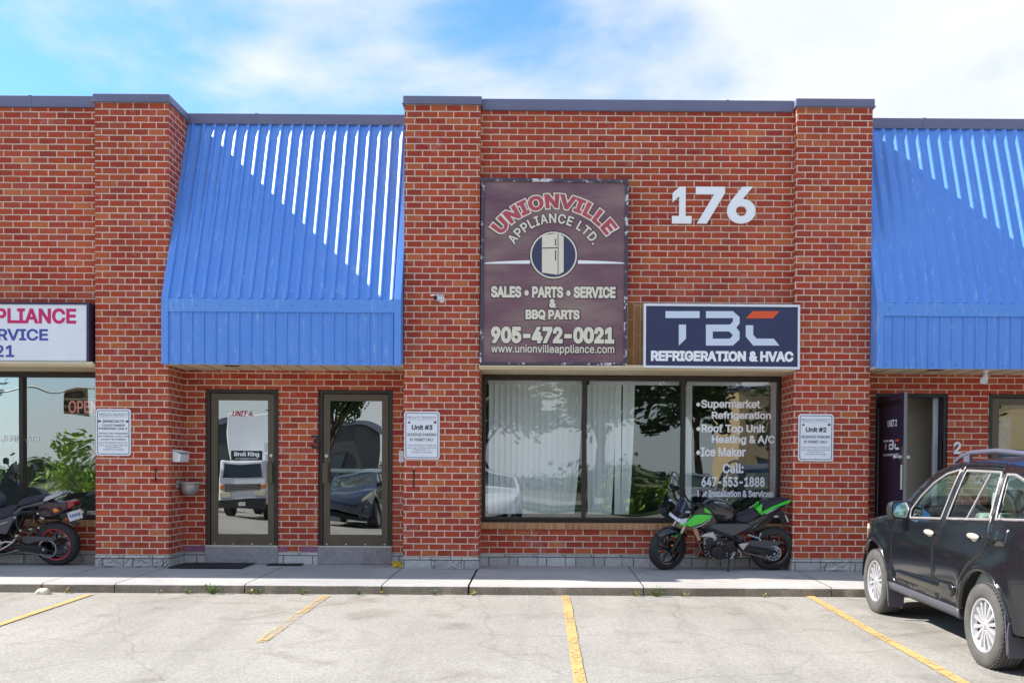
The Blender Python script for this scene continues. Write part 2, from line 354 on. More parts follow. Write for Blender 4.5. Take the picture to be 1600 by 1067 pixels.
def ground_mat(name, c0, c1, speck, crack=False, joint=None, stain=.5):
    q = bpy.data.materials.new(name); q.use_nodes = True; t = q.node_tree; b = t.nodes['Principled BSDF']; lk = t.links.new
    g = nn(t, 'ShaderNodeNewGeometry'); P = g.outputs['Position']
    n = nn(t, 'ShaderNodeTexNoise', inp={'Scale': .55, 'Detail': 8.0, 'Roughness': .62, 'Distortion': .4}); lk(P, n.inputs[0])
    r = nn(t, 'ShaderNodeValToRGB'); e = r.color_ramp.elements; e[0].position = .3; e[1].position = .7; e[0].color = c0; e[1].color = c1; lk(n.outputs[0], r.inputs[0])
    v = nn(t, 'ShaderNodeTexVoronoi', inp={'Scale': 75.0, 'Randomness': 1.0}); lk(P, v.inputs['Vector'])
    hv = nn(t, 'ShaderNodeSeparateColor'); lk(v.outputs['Color'], hv.inputs[0])
    v3 = nn(t, 'ShaderNodeTexNoise', inp={'Scale': 34.0, 'Detail': 5.0, 'Roughness': .8}); lk(P, v3.inputs[0])
    agg = math_node(t, 'ADD', math_node(t, 'MULTIPLY', hv.outputs[0], speck), math_node(t, 'MULTIPLY', v3.outputs[0], speck*1.3))
    hs = nn(t, 'ShaderNodeHueSaturation'); lk(r.outputs[0], hs.inputs['Color']); lk(math_node(t, 'ADD', 1-speck*1.15, agg), hs.inputs['Value'])
    col = hs.outputs[0]
    # oil and damp stains
    n2 = nn(t, 'ShaderNodeTexNoise', inp={'Scale': 1.1, 'Detail': 7.0, 'Roughness': .65, 'Distortion': 1.2}); lk(P, n2.inputs[0])
    r2 = nn(t, 'ShaderNodeMapRange', inp={'From Min': .53, 'From Max': .75, 'To Max': stain}); lk(n2.outputs[0], r2.inputs['Value'])
    m1 = nn(t, 'ShaderNodeMix', data_type='RGBA'); lk(r2.outputs[0], m1.inputs[0]); lk(col, m1.inputs[6]); m1.inputs[7].default_value = (c0[0]*.5, c0[1]*.46, c0[2]*.40, 1); col = m1.outputs[2]
    if crack:
        mt = nn(t, 'ShaderNodeMapping', inp={'Scale': (2.2, .16, 1)}); lk(P, mt.inputs[0]); nt_ = nn(t, 'ShaderNodeTexNoise', inp={'Scale': 1.3, 'Detail': 5.0, 'Roughness': .6}); lk(mt.outputs[0], nt_.inputs[0])
        rt_ = nn(t, 'ShaderNodeMapRange', inp={'From Min': .5, 'From Max': .72, 'To Max': .30}); lk(nt_.outputs[0], rt_.inputs['Value'])
        m3 = nn(t, 'ShaderNodeMix', data_type='RGBA'); lk(rt_.outputs[0], m3.inputs[0]); lk(col, m3.inputs[6]); m3.inputs[7].default_value = (c0[0]*.5, c0[1]*.5, c0[2]*.5, 1); col = m3.outputs[2]
        wn = nn(t, 'ShaderNodeTexNoise', inp={'Scale': 2.5, 'Detail': 5.0}); lk(P, wn.inputs[0])
        mxv = nn(t, 'ShaderNodeMix', data_type='VECTOR'); mxv.inputs[0].default_value = .18; lk(P, mxv.inputs[4]); lk(wn.outputs['Color'], mxv.inputs[5])
        vc = nn(t, 'ShaderNodeTexVoronoi', feature='DISTANCE_TO_EDGE', inp={'Scale': .42}); lk(mxv.outputs[1], vc.inputs['Vector'])
        rc = nn(t, 'ShaderNodeMapRange', inp={'From Min': .0, 'From Max': .006, 'To Min': .24, 'To Max': 0.0}); lk(vc.outputs['Distance'], rc.inputs['Value'])
        m2 = nn(t, 'ShaderNodeMix', data_type='RGBA'); lk(rc.outputs[0], m2.inputs[0]); lk(col, m2.inputs[6]); m2.inputs[7].default_value = (.06, .055, .05, 1); col = m2.outputs[2]
    lk(col, b.inputs['Base Color']); b.inputs['Roughness'].default_value = .9; b.inputs['Specular IOR Level'].default_value = .2
    bp = nn(t, 'ShaderNodeBump', inp={'Strength': .5, 'Distance': .006}); lk(agg, bp.inputs['Height']); lk(bp.outputs[0], b.inputs['Normal'])
    return q
m_asph = ground_mat('old grey asphalt', (.255, .240, .218, 1), (.318, .302, .276, 1), .38, crack=True, stain=.62)
m_pave = ground_mat('concrete pavement', s2l(150, 148, 148), s2l(176, 174, 172), .20, stain=.35)
m_paveR = ground_mat('smooth concrete pavement', s2l(156, 152, 150), s2l(178, 174, 170), .10, stain=.5)
m_kerb = ground_mat('worn kerb concrete', s2l(120, 108, 92), s2l(160, 148, 130), .35, stain=.5)
m_earth = ground_mat('dry ground', (.10, .11, .06, 1), (.16, .15, .09, 1), .2)
def glass_mat(name, tint, refl, rough=0.0, pane=True):
    q = bpy.data.materials.new(name); q.use_nodes = True; t = q.node_tree; t.nodes.clear(); lk = t.links.new
    o = nn(t, 'ShaderNodeOutputMaterial'); mxs = nn(t, 'ShaderNodeMixShader'); tr = nn(t, 'ShaderNodeBsdfTransparent'); gl = nn(t, 'ShaderNodeBsdfGlossy')
    tr.inputs[0].default_value = tint; gl.inputs['Color'].default_value = (.93, .97, .96, 1); gl.inputs['Roughness'].default_value = rough
    lw = nn(t, 'ShaderNodeLayerWeight', inp={'Blend': .5}); g0 = nn(t, 'ShaderNodeNewGeometry')
    fac = math_node(t, 'ADD', refl, math_node(t, 'MULTIPLY', math_node(t, 'POWER', lw.outputs['Facing'], 4.0), 1-refl))
    if pane: fac = math_node(t, 'MULTIPLY', fac, math_node(t, 'SUBTRACT', 1.0, g0.outputs['Backfacing']))
    g = nn(t, 'ShaderNodeNewGeometry'); n = nn(t, 'ShaderNodeTexNoise', inp={'Scale': .9, 'Detail': 1.0}); bp = nn(t, 'ShaderNodeBump', inp={'Strength': .16, 'Distance': .05})
    lk(g.outputs['Position'], n.inputs[0]); lk(n.outputs[0], bp.inputs['Height']); lk(bp.outputs[0], gl.inputs['Normal'])
    lk(fac, mxs.inputs[0]); lk(tr.outputs[0], mxs.inputs[1]); lk(gl.outputs[0], mxs.inputs[2]); lk(mxs.outputs[0], o.inputs[0])
    return q
m_glass = glass_mat('shop window glass', (.985, .99, .99, 1), .18)
m_dglass = glass_mat('door glass', (.90, .94, .92, 1), .38)
m_cglass = glass_mat('car glass', (.80, .93, .87, 1), .15, pane=False)
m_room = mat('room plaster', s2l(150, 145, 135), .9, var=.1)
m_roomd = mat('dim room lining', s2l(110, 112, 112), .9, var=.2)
m_taupe = mat('taupe hallway paint', s2l(196, 186, 164), .8, var=.05)
m_floor = mat('vinyl floor', s2l(120, 112, 100), .6)

# ------------------------------------------------------------------ ground, pavement, kerb, lines
def sheet(name, mats, xs, ys, zf, label, cat):
    b = MB(); n = len(ys)
    b.add([(x, y, zf(x, y)) for x in xs for y in ys], [(i*n+j, (i+1)*n+j, (i+1)*n+j+1, i*n+j+1) for i in range(len(xs)-1) for j in range(n-1)])
    o = b.build(name, mats); return tag(o, label, cat, kind='structure')
sheet('ground', m_earth, [-600, -60, 60, 600], [-900, -60, -28, 0, 60, 900], lambda x, y: -.62 if y > -28.5 or abs(x) > 59 else -.62, 'wide bare ground around the plaza reaching the horizon', 'ground')
def lotz(x, y):
    return ground(y) + .006*noise.noise(Vector((x*.8, y*.8, 0)))
xs = [-45, -30, -20, -14] + [-10+i*.5 for i in range(41)] + [14, 20, 30, 45]
ys = [-27, -22, -18, -15] + [-13+i*.5 for i in range(23)] + [-1.5]
sheet('asphalt_lot', m_asph, xs, ys, lotz, 'pale worn grey asphalt of the parking lot before the shops', 'asphalt')
# pavement slabs with open joints
KY = -1.52
JX = [-20.0, -13.2, WZ(147, 888, 0).x, WZ(252, 888, 0).x, WZ(433, 889, 0).x, WZ(625, 889, 0).x, WZ(745, 889, 0).x, WZ(985, 889, 0).x, WZ(1243, 891, 0).x, 5.6, 8.0, 11.0, 16.0, 24.0]
pv = MB(); kb = MB()
def pz(y): return .02*(y if y < 0 else 0)
for i in range(len(JX)-1):
    a, c = JX[i]+.006, JX[i+1]-.006
    if i == 6: a += .012
    pv.cur = 1 if i in (0, 1, 6, 7, 8, 9) else 0
    n = 14; y0 = KY; rows = [y0-.012, y0+.03, -.9, -.4, .1, 1.2]
    V = []
    for k in range(n+1):
        x = a+(c-a)*k/n
        w = .018*noise.noise(Vector((x*3, 7, 0)))
        for j, y in enumerate(rows): V.append((x, y + (w if j < 2 else 0), pz(y) - (.014 if j == 0 else 0) + .002*noise.noise(Vector((x*2, y*2, 3)))))
    q = len(rows); pv.add(V, [(k*q+j, (k+1)*q+j, (k+1)*q+j+1, k*q+j+1) for k in range(n) for j in range(q-1)])
    # kerb face, worn and slightly uneven
    V = []
    for k in range(n*3+1):
        x = a+(c-a)*k/(n*3); w = .018*noise.noise(Vector((x*3, 7, 0))); w2 = .034*noise.noise(Vector((x*5.3, 1, 0))); zt = pz(y0)-.014
        V += [(x, y0-.012+w, zt+.002*noise.noise(Vector((x*2, (y0-.012)*2, 3)))), (x, y0-.02+w+w2*.4, zt-.035+w2*.5), (x, y0-.035+w2, -.25), (x, y0+.3, -.25)]
    kb.add(V, [(k*4+j, (k+1)*4+j, (k+1)*4+j+1, k*4+j+1) for k in range(n*3) for j in range(3)])
    for xx in (a, c): kb.add([(xx, y0-.012, pz(y0)-.014), (xx, 1.2, 0), (xx, 1.2, -.25), (xx, y0-.03, -.25)], [(0, 1, 2, 3)])
tag(pv.build('pavement', [m_pave, m_paveR], smooth=True, fix=False), 'concrete pavement of long slabs along the brick shop fronts', 'pavement', kind='structure')
tag(kb.build('kerb', m_kerb, smooth=True, fix=False), 'low chipped concrete kerb edging the pavement', 'kerb', kind='structure')
sub = MB().box(-20, 24, KY+.05, 1.2, -.3, -.06)
tag(sub.build('pavement_bed', m_dark), 'dark bed below the pavement joints', 'pavement', kind='structure')
def yellow_mat(name, wear):
    q = bpy.data.materials.new(name); q.use_nodes = True; t = q.node_tree; b = t.nodes['Principled BSDF']; lk = t.links.new
    g = nn(t, 'ShaderNodeNewGeometry'); n = nn(t, 'ShaderNodeTexNoise', inp={'Scale': 22.0, 'Detail': 9.0, 'Roughness': .8}); lk(g.outputs['Position'], n.inputs[0])
    n2 = nn(t, 'ShaderNodeTexNoise', inp={'Scale': 1.6, 'Detail': 3.0}); lk(g.outputs['Position'], n2.inputs[0])
    a = math_node(t, 'ADD', n.outputs[0], math_node(t, 'MULTIPLY', n2.outputs[0], .45))
    r = nn(t, 'ShaderNodeMapRange', inp={'From Min': wear-.09, 'From Max': wear+.09}); lk(a, r.inputs['Value'])
    b.inputs['Base Color'].default_value = (.50, .34, .14, 1); b.inputs['Roughness'].default_value = .8; b.inputs['Specular IOR Level'].default_value = .2
    tr = nn(t, 'ShaderNodeBsdfTransparent'); ms = nn(t, 'ShaderNodeMixShader'); o = t.nodes['Material Output']
    lk(r.outputs[0], ms.inputs[0]); lk(tr.outputs[0], ms.inputs[1]); lk(b.outputs[0], ms.inputs[2]); lk(ms.outputs[0], o.inputs[0])
    return q
my1, my2 = yellow_mat('worn yellow road paint', .655), yellow_mat('faded yellow road paint', .75)
for X0, ya, yb, w, mm, lab in [(-5.18, -1.72, -6.2, .085, my1, 'leftmost yellow bay line, running out of the picture'), (-2.47, -1.68, -4.3, .10, my2, 'short faded yellow bay line before the doors'),
                           (.30, -1.6, -6.4, .095, my1, 'yellow bay line pointing straight at the large shop window'), (3.16, -1.45, -6.4, .10, my1, 'yellow bay line beside the black car')]:
    b = MB(); n = 36; V = []
    for k in range(n+1):
        y = ya+(yb-ya)*k/n
        for s in (-1, 1):
            x = X0+s*w*.5 + .006*noise.noise(Vector((s*9, y*4, X0)))
            V.append((x, y, lotz(x, y)+.009))
    b.add(V, [(2*k, 2*k+1, 2*k+3, 2*k+2) for k in range(n)])
    tag(b.build('painted_bay_line', mm), lab, 'painted line', kind='structure')

# ------------------------------------------------------------------ the building
P1L, P1R, P3L, P3R, P4L, P4R = -5.904, -4.935, -1.823, -.823, 3.354, 4.356
ZT = 6.232; ZC = 6.135; YC, YD, YW, YL = .12, .55, .66, .50
SOF = 2.672
B = thing('brick_plaza', 'low red brick shop plaza with dark roof copings and two blue metal mansard panels', 'building', (-1.3, 0, 0))
def part(mb, name, m, parent=None, **k):
    return mb.build(name, m, parent or B, world=(parent is None or parent is B), **k)
for a, c in ((P1L, P1R), (P3L, P3R), (P4L, P4R)):
    o = part(MB().box(a, c, 0, 1.1, .165, ZC-.004), 'brick_pier', m_brickp)
    # split faced base blocks, each with its own rough face
    b = MB(); w = (c-a)/2.5; x = a-.012
    k = 0
    while x < c:
        x2 = min(c+.012, x+(w if k else w*.98)); rough = k % 2 == 1 or a == P1L
        nx, nz_ = 14, 6; V = []
        for i in range(nx+1):
            for j in range(nz_+1):
                ed = i in (0, nx) or j in (0, nz_)
                d = 0 if ed else (abs(noise.noise(Vector((x*3+i*.9, j*.9, 5))))*.06 if rough else .006)
                V.append((x+.005+(x2-x-.010)*i/nx, -.004-d, .155*j/nz_))
        b.add(V, [(i*(nz_+1)+j, (i+1)*(nz_+1)+j, (i+1)*(nz_+1)+j+1, i*(nz_+1)+j+1) for i in range(nx) for j in range(nz_)])
        b.box(x+.005, x2-.005, -.003, .2, 0, .155); x = x2; k += 1
    b.box(a+.01, c-.01, .012, 1.0, 0, .165)
    b.box(a-.012, a+.02, .02, .5, 0, .155); b.box(c-.02, c+.012, .02, .5, 0, .155)
    part(b, 'foundation_block', m_block, o, fix=False)
    cp = MB().box(a-.018, c+.018, -.03, 1.1, ZC, ZT).box(a-.03, c+.03, -.042, 1.1, ZC-.012, ZC+.006)
    part(cp, 'coping', m_cope, o, bevel=.006)
# walls of the two shop units: upper wall, low wall, foundation, interior shell
def unit(x0, x1, xcope0, xcope1):
    o = part(MB().box(x0, x1, YC, .58, 2.70, 6.12), 'brick_wall', m_brick)
    zt = WY(1000, 157.5, YC).z
    part(MB().box(xcope0, xcope1, YC-.035, .9, 6.105, zt).box(xcope0, xcope1, YC-.047, .9, 6.093, 6.11), 'coping', m_cope, o, bevel=.006)
    for k in range(int((x1-x0)/2.9)):
        xx = x1-.9-2.9*k; part(MB().box(xx-.02, xx+.02, YC-.039, .4, 6.092, zt+.003), 'coping_joint', m_cope, o)
    part(MB().box(x0, x1, YL, .85, .165, .50), 'low_brick_wall', m_brick)
    part(MB().box(x0, x1, YL-.03, .84, .502, .592), 'window_sill', m_tanlow, bevel=.008)
    b = MB(); x = x0+.01
    while x < x1-.02:
        x2 = min(x1, x+.39); b.box(x, x2-.012, YL-.012, .8, 0, .155); x = x2
    b.box(x0, x1, YL+.01, .8, 0, .164)
    part(b, 'foundation_block', m_block)
unit(P3R, P4L, P3R+.018, P4L-.018); unit(-20, P1L, -20, P1L-.018)
part(MB().box(WY(983, 500, YC).x-.3, P4L, YC-.014, YC-.001, 2.70, WY(1000, 474, .1).z), 'tan_brick_band', m_tan)
# bulkheads (cream soffits over the shop windows)
for x0, x1 in ((P3R+.004, P4L-.004), (-12, P1L-.004)):
    b = MB().box(x0, x1, -.045, .70, 2.648, 2.698).box(x0-.0, x1, -.075, -.045, 2.672, 2.712)
    for i in range(60):
        xx = x0+.15+i*.3
        if xx < x1: b.box(xx-.012, xx+.012, .52, .54, 2.640, 2.648)
    part(b, 'window_soffit', m_cream, bevel=.004)
# blue mansards: ribbed steel on a slope, a flat band, ribbed skirt, edge trims
def mansard(x0, x1, name='blue_mansard'):
    z1, z2, zb = 6.10, 3.515, SOF; y1, y2 = .73, -.22
    nrm = Vector((0, -(z1-z2), -(y2-y1))).normalized(); nrm = Vector((0, -(z1-z2), (y1-y2))).normalized()
    def ribs(x):                                            # profile: (x, height) pairs across the panel
        pr = []
        k = x0+.075
        pr.append((x0, 0))
        while k < x1-.05:
            pr += [(k-.058, 0), (k-.005, .031), (k+.012, .031), (k+.021, 0)]
            k += .1535
        pr.append((x1, 0)); return pr
    pr = ribs(0); n = len(pr)
    b = MB()
    V = [(x, y1+nrm.y*h, z1+nrm.z*h+.05) for x, h in pr] + [(x, y2+nrm.y*h-.002, z2+nrm.z*h) for x, h in pr]
    b.add(V, [(i, n+i, n+i+1, i+1) for i in range(n-1)])
    o = part(b, name, m_blue, fix=False)
    b = MB(); pr2 = [(x0, 0)]; k = x0+.075
    while k < x1-.05: pr2 += [(k-.016, 0), (k-.009, .022), (k+.009, .022), (k+.014, 0)]; k += .1535
    pr2.append((x1, 0)); n = len(pr2); V = [(x, y2-h, z2-.16) for x, h in pr2] + [(x, y2-h, zb) for x, h in pr2]
    b.add(V, [(i, n+i, n+i+1, i+1) for i in range(n-1)])
    part(b, 'skirt_panel', m_blue, o, fix=False)
    b = MB().box(x0, x1, y2-.030, y2+.01, z2-.165, z2+.004)
    # edge trims that follow slope and skirt
    part(b, 'trim_band', m_blue, o, bevel=.003)
    for s, xx in ((1, x0), (-1, x1)):
        b = MB(); w = .085*s; prof = [(y1-.03, z1+.02), (y2-.034, z2+.01), (y2-.036, zb-.004), (y2+.02, zb-.004), (y2+.05, z2), (y1+.05, z1+.02)]
        b.prism(prof, xx-.002*s, xx+w, 'yz'); part(b, 'edge_trim', m_blue, o, bevel=.003)
    # closing cheeks where the mansard stands proud of the piers
    for xx in (x0+.004, x1-.012): part(MB().prism([(y1, z1), (y2, z2), (y2, zb+.004), (YD, zb+.004), (y1, zb+.004)], xx, xx+.008, 'yz'), 'cheek_panel', m_blue, o)
    b = MB()
    k = x0+.075+.077
    while k < x1-.06:
        for t in (.04, .52, .97):
            y = y1+(y2-y1)*t; z = z1+(z2-z1)*t; b.ball((k-.02, y+nrm.y*.002, z+nrm.z*.002), .006, .006, .006, 6, 4)
        b.ball((k-.03, y2-.002, zb+.05), .006, .006, .006, 6, 4); b.ball((k, y2-.031, z2-.08), .006, .006, .006, 6, 4); k += .307
    part(b, 'screw_row', m_dark, o)
    part(MB().box(x0, x1, y2+.005, YD+.1, zb+.001, zb+.03), 'soffit', m_cream, o)
    b = MB(); k = x0+.2
    while k < x1: b.box(k-.004, k+.004, y2+.03, YD, zb-.002, zb+.001); k += .305
    b.box(x0+.75, x0+.95, -.1, .02, zb-.003, zb+.0005)
    part(b, 'soffit_joint', m_dark, o)
    part(MB().box(x0-.02, x1+.02, y1-.045, 1.3, 6.108, ZT+.012).box(x0-.02, x1+.02, y1-.056, 1.3, 6.096, 6.112), 'coping', m_cope, o, bevel=.006)
    for k in range(2): part(MB().box(x0+.95+2.9*k-.02, x0+.95+2.9*k+.02, y1-.049, 1.0, 6.095, ZT+.015), 'coping_joint', m_cope, o)
mansard(P1R+.004, P3L-.004); mansard(P4R+.004, 10.4)
m_step = ground_mat('worn step concrete', s2l(128, 122, 122), s2l(168, 162, 160), .3, stain=.7)
# recessed door walls with openings
def wall_with(x0, x1, z0, z1, holes, y0, y1, name, m):
    b = MB(); xs = sorted({x0, x1} | {h[0] for h in holes} | {h[1] for h in holes})
    for a, c in zip(xs, xs[1:]):
        hs = [h for h in holes if h[0] <= a+1e-6 and h[1] >= c-1e-6]
        if not hs: b.box(a, c, y0, y1, z0, z1)
        else:
            h = hs[0]
            if h[2] > z0: b.box(a, c, y0, y1, z0, h[2])
            if h[3] < z1: b.box(a, c, y0, y1, h[3], z1)
    return part(b, name, m)
D4 = (WY(322, 700, YD).x, WY(434, 700, YD).x); D3 = (WY(498, 700, YD).x, WY(612.5, 700, YD).x)
D2 = (WY(1368, 650, YD).x, WY(1481, 650, YD).x); D1 = (WY(1546, 650, YD).x, WY(1546, 650, YD).x+1.0)
ZD0, ZD1 = .243, 2.412
wall_with(P1R, P3L, .165, SOF+.1, [D4+(.0, ZD1), D3+(.0, ZD1)], YD, .80, 'recessed_brick_wall', m_brick)
wall_with(P4R, 10.4, .165, SOF+.1, [D2+(.0, ZD1), D1+(.0, ZD1)], YD, .80, 'recessed_brick_wall', m_brick)
part(MB().box(10.4, 24, .0, .8, .165, 6.1), 'brick_wall', m_brick)
for x0, x1, hs in ((P1R, P3L, (D4, D3)), (P4R, 10.4, (D2, D1))):
    b = MB(); xs = [x0] + [v for h in hs for v in h] + [x1]
    for a, c in zip(xs[::2], xs[1::2]):
        n = max(1, round((c-a)/.39))
        for i in range(n): b.box(a+(c-a)*i/n+.006, a+(c-a)*(i+1)/n-.006, YD-.015, .8, 0, .158)
        b.box(a, c, YD+.01, .8, 0, .164)
    part(b, 'foundation_block', m_block)
    for h in hs: part(MB().box(h[0]-.01, h[1]+.01, YD-.03, 1.3, 0, ZD0-.003), 'door_step', m_step, bevel=.012)
# peeled purple paint at the foot of the recess
m_purple = mat('mauve paint patch', s2l(150, 96, 122), .7, var=.25, vscale=14)
for x0, x1, z0, z1 in ((P1R+.002, D4[0]-.01, .168, .245), (D4[1]+.01, D4[1]+.14, .168, .235), (D3[0]-.24, D3[0]-.02, .168, .24)):
    n = 14; V = []; b = MB()
    for i in range(n+1):
        x = x0+(x1-x0)*i/n; V += [(x, YD-.003, z0), (x, YD-.003, z1+.02*noise.noise(Vector((x*14, 3, 1))))]
    b.add(V, [(2*i, 2*i+2, 2*i+3, 2*i+1) for i in range(n)])
    part(b, 'paint_patch', m_purple, fix=False)
# interior shells so that the glass looks into real rooms
def room(x0, x1, y0, y1, m, name='room_lining', zc=2.75):
    b = MB().box(x0, x1, y1, y1+.1, 0, zc).box(x0, x0+.05, y0, y1, 0, zc).box(x1-.05, x1, y0, y1, 0, zc)
    o = part(b, name, m)
    part(MB().box(x0, x1, y0, y1, .0, .02), 'room_floor', m_floor, o); part(MB().box(x0, x1, y0, y1, zc, zc+.1), 'room_ceiling', m, o)
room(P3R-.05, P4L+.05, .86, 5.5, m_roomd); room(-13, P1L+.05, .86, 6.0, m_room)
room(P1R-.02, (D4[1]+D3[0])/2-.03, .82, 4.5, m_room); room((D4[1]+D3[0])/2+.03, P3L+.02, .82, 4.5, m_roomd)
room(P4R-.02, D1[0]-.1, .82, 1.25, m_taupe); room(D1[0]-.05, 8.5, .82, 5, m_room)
part(MB().box(-20, 24, 1.0, 18, 5.7, 5.85), 'flat_roof', m_cope); part(MB().box(-20, -19.8, .6, 18, 0, 5.7).box(23.8, 24, .8, 18, 0, 5.7).box(-20, 24, 17.8, 18, 0, 5.7), 'outer_wall', m_brick)

# shop windows
def shopwin(x0, x1, z0, z1, mull, glass, name='shop_window'):
    b = MB(); f = .045
    b.box(x0, x1, YW, YW+.10, z1-f*1.5, z1).box(x0, x1, YW, YW+.10, z0, z0+f)
    edges = [x0] + mull + [x1]
    for i, x in enumerate(edges):
        a, c = (x, x+f) if i == 0 else ((x-f, x) if i == len(edges)-1 else (x-.03, x+.03))
        b.box(a, c, YW-.004, YW+.104, z0+.001, z1-.001)
    w = part(b, name, m_bronzed, bevel=.004)
    for a, c in zip(edges, edges[1:]):
        part(MB().box(a+.025, c-.025, YW+.05, YW+.056, z0+.03, z1-.05), 'pane', glass, w, bevel=0)
    part(MB().box(x0-.0, x1+.0, YW-.05, YW+.01, z0-.024, z0-.001), 'sill_flashing', m_bronzed, w)
    return w
mz = [WY(p, 700, YW).x for p in (912.5, 1067.5)]
win = shopwin(P3R+.004, P4L-.002, .618, 2.640, mz, m_glass)
winL = shopwin(-9.6, P1L-.002, .618, 2.640, [WY(33, 700, YW).x, WY(33, 700, YW).x-1.5], m_dglass)
# white lettering stuck on the right pane
Y = YW+.047
for s, a, c, d, e in (('\u2022Supermarket', 1088, 1188, 625, 640), ('Refrigeration', 1112, 1205, 643, 657), ('\u2022Roof Top Unit', 1088, 1195, 663, 678), ('Heating & A/C', 1112, 1211, 680, 695), ('\u2022Ice Maker', 1088, 1165, 699, 713),
                      ('Call:', 1129, 1162, 724, 739), ('647-553-1888', 1096, 1195, 745, 760), ('For Installation & Services', 1090, 1208, 766, 776)):
    part(text_px(MB(), s, a, c, d, e, Y, bold=.03, depth=.0015), 'window_lettering', m_whitel, win, fix=False)
b = MB(); text_px(b, 'JENN-AIR', 2, 62, 680, 690, Y-.004, bold=.01); part(b, 'window_lettering', m_whitel, winL, fix=False)

# glazed doors in bronze frames
def glass_door(D, hinge_left, bar, name='glass_door'):
    x0, x1 = D; z0, z1 = ZD0, ZD1; y = YD+.02
    b = MB(); f = .05
    b.box(x0, x0+f, y, y+.12, z0, z1).box(x1-f, x1, y, y+.12, z0, z1).box(x0+f, x1-f, y, y+.12, z1-f, z1)
    b.box(x0-.008, x0, YD-.012, YD+.14, z0, z1+.008).box(x1, x1+.008, YD-.012, YD+.14, z0, z1+.008)
    dr = part(b, name, m_bronzed, bevel=.003)
    a, c = x0+f+.006, x1-f-.006; s = .09; yy = y+.015
    b = MB().box(a, a+s, yy, yy+.045, z0+.01, z1-f-.006).box(c-s, c, yy, yy+.045, z0+.01, z1-f-.006).box(a+s, c-s, yy, yy+.045, z1-f-.10, z1-f-.006).box(a+s, c-s, yy, yy+.045, z0+.01, z0+.165)
    part(b, 'door_leaf', m_bronze, dr, bevel=.005)
    part(MB().box(a+s-.004, c-s+.004, yy+.018, yy+.024, z0+.16, z1-f-.09), 'pane', m_dglass, dr)
    hx = c-s*.5 if hinge_left else a+s*.5
    b = MB().box(hx-.045, hx+.045, yy-.012, yy-.001, 1.12, 1.40).box(hx-.045, hx-.032, yy-.05, yy-.012, 1.12, 1.40).box(hx-.045, hx+.03, yy-.058, yy-.046, 1.12, 1.40)
    part(b, 'pull_handle', m_bronze, dr, bevel=.003)
    part(MB().lathe([(0, 0), (.022, 0), (.026, .008), (.026, .012), (0, .012)], 16, Matrix.Translation((hx, yy-.012, 1.50)) @ Matrix.Rotation(R(90), 4, 'Z')), 'lock_cylinder', m_steel, dr)
    if bar: part(MB().box(a+s, c-s, yy+.03, yy+.045, 1.275, 1.325), 'push_bar', m_steel, dr, bevel=.004)
    b = MB()
    for k in range(4): b.ball((a+.05+(c-a-.1)*k/3, yy-.002, z0+.03), .012, .008, .012, 8, 6)
    part(b, 'screw_row', m_steel, dr)
    b = MB(); b.box(x0-.002, x1+.002, YD-.02, YD+.13, ZD0-.002, ZD0+.012); part(b, 'threshold', m_steel, dr)
    return dr
d4 = glass_door(D4, True, False); d3 = glass_door(D3, False, True); d1 = glass_door(D1, False, False)
yg = YD+.02+.015+.016
b = MB(); text_px(b, 'UNIT 4.', 363, 396, 642, 650, yg, bold=.03, shear=.25); part(b, 'door_lettering', mat('red vinyl', s2l(170, 25, 40), .5), d4, fix=False)
b = MB()
p, q = WY(361, 719, yg), WY(410, 704, yg); b.box(p.x, q.x, yg, yg+.002, p.z, q.z); dl = part(b, 'door_sticker', m_black, d4)
part(text_px(MB(), 'Broil King', 366, 405, 706, 714, yg-.002, bold=.025), 'door_lettering', m_whitel, d4, fix=False); part(text_px(MB(), 'AUTHORIZED DEALER', 368, 403, 715.2, 717.2, yg-.002), 'door_lettering', m_whitel, d4, fix=False)
p, q = WY(1553, 712, yg), WY(1580, 652, yg); m_post = mat('blue mottled poster', s2l(60, 110, 160), .6, var=.75, vscale=22)
part(MB().box(p.x, q.x, yg+.012, yg+.014, p.z, q.z), 'poster', m_post, d1)
# paper notices on the door glass
m_paper = mat('paper notice', s2l(205, 208, 205), .8)
for a, c, d, e in ((412, 421, 692, 706), (414, 422, 709, 719)):
    p, q = WY(a, e, yg), WY(c, d, yg); part(MB().box(p.x, q.x, yg, yg+.001, p.z, q.z), 'paper_notice', m_paper, d4)
# open dark door of unit 2
m_plum = mat('plum black door paint', s2l(52, 44, 66), .35, var=.1, vscale=2)
x0, x1 = D2; f = .05
b = MB().box(x0, x0+f, YD+.02, YD+.2, ZD0, ZD1).box(x1-f, x1, YD+.02, YD+.2, ZD0, ZD1).box(x0+f, x1-f, YD+.02, YD+.2, ZD1-f, ZD1)
b.box(x1-f-.03, x1-f, YD+.05, YD+.075, 1.25, 1.75)
d2 = part(b, 'entry_door', m_black, bevel=.003)
part(MB().box(x1-f-.075, x1-f-.005, YD+.19, YD+.23, ZD0, ZD1-.05), 'inner_jamb', m_white, d2)
hx = x0+f+.0; Wd = x1-x0-2*f; th = .045
yf = YD+.02-Wd-.02; yb_ = YD+.015
lf = part(MB().box(hx, hx+th, yf, yb_, ZD0+.01, ZD1-f-.005), 'door_leaf', m_plum, d2, bevel=.003)
part(MB().box(hx+.003, hx+th-.003, yf-.004, yf+.002, ZD0+.01, ZD1-f-.005), 'leaf_edge', mat('grey primed edge', s2l(120, 116, 116), .5), d2)
part(MB().box(hx-.012, hx+.001, yf+.02, yb_-.02, ZD1-.2, ZD1-.14), 'closer_rail', m_black, d2)
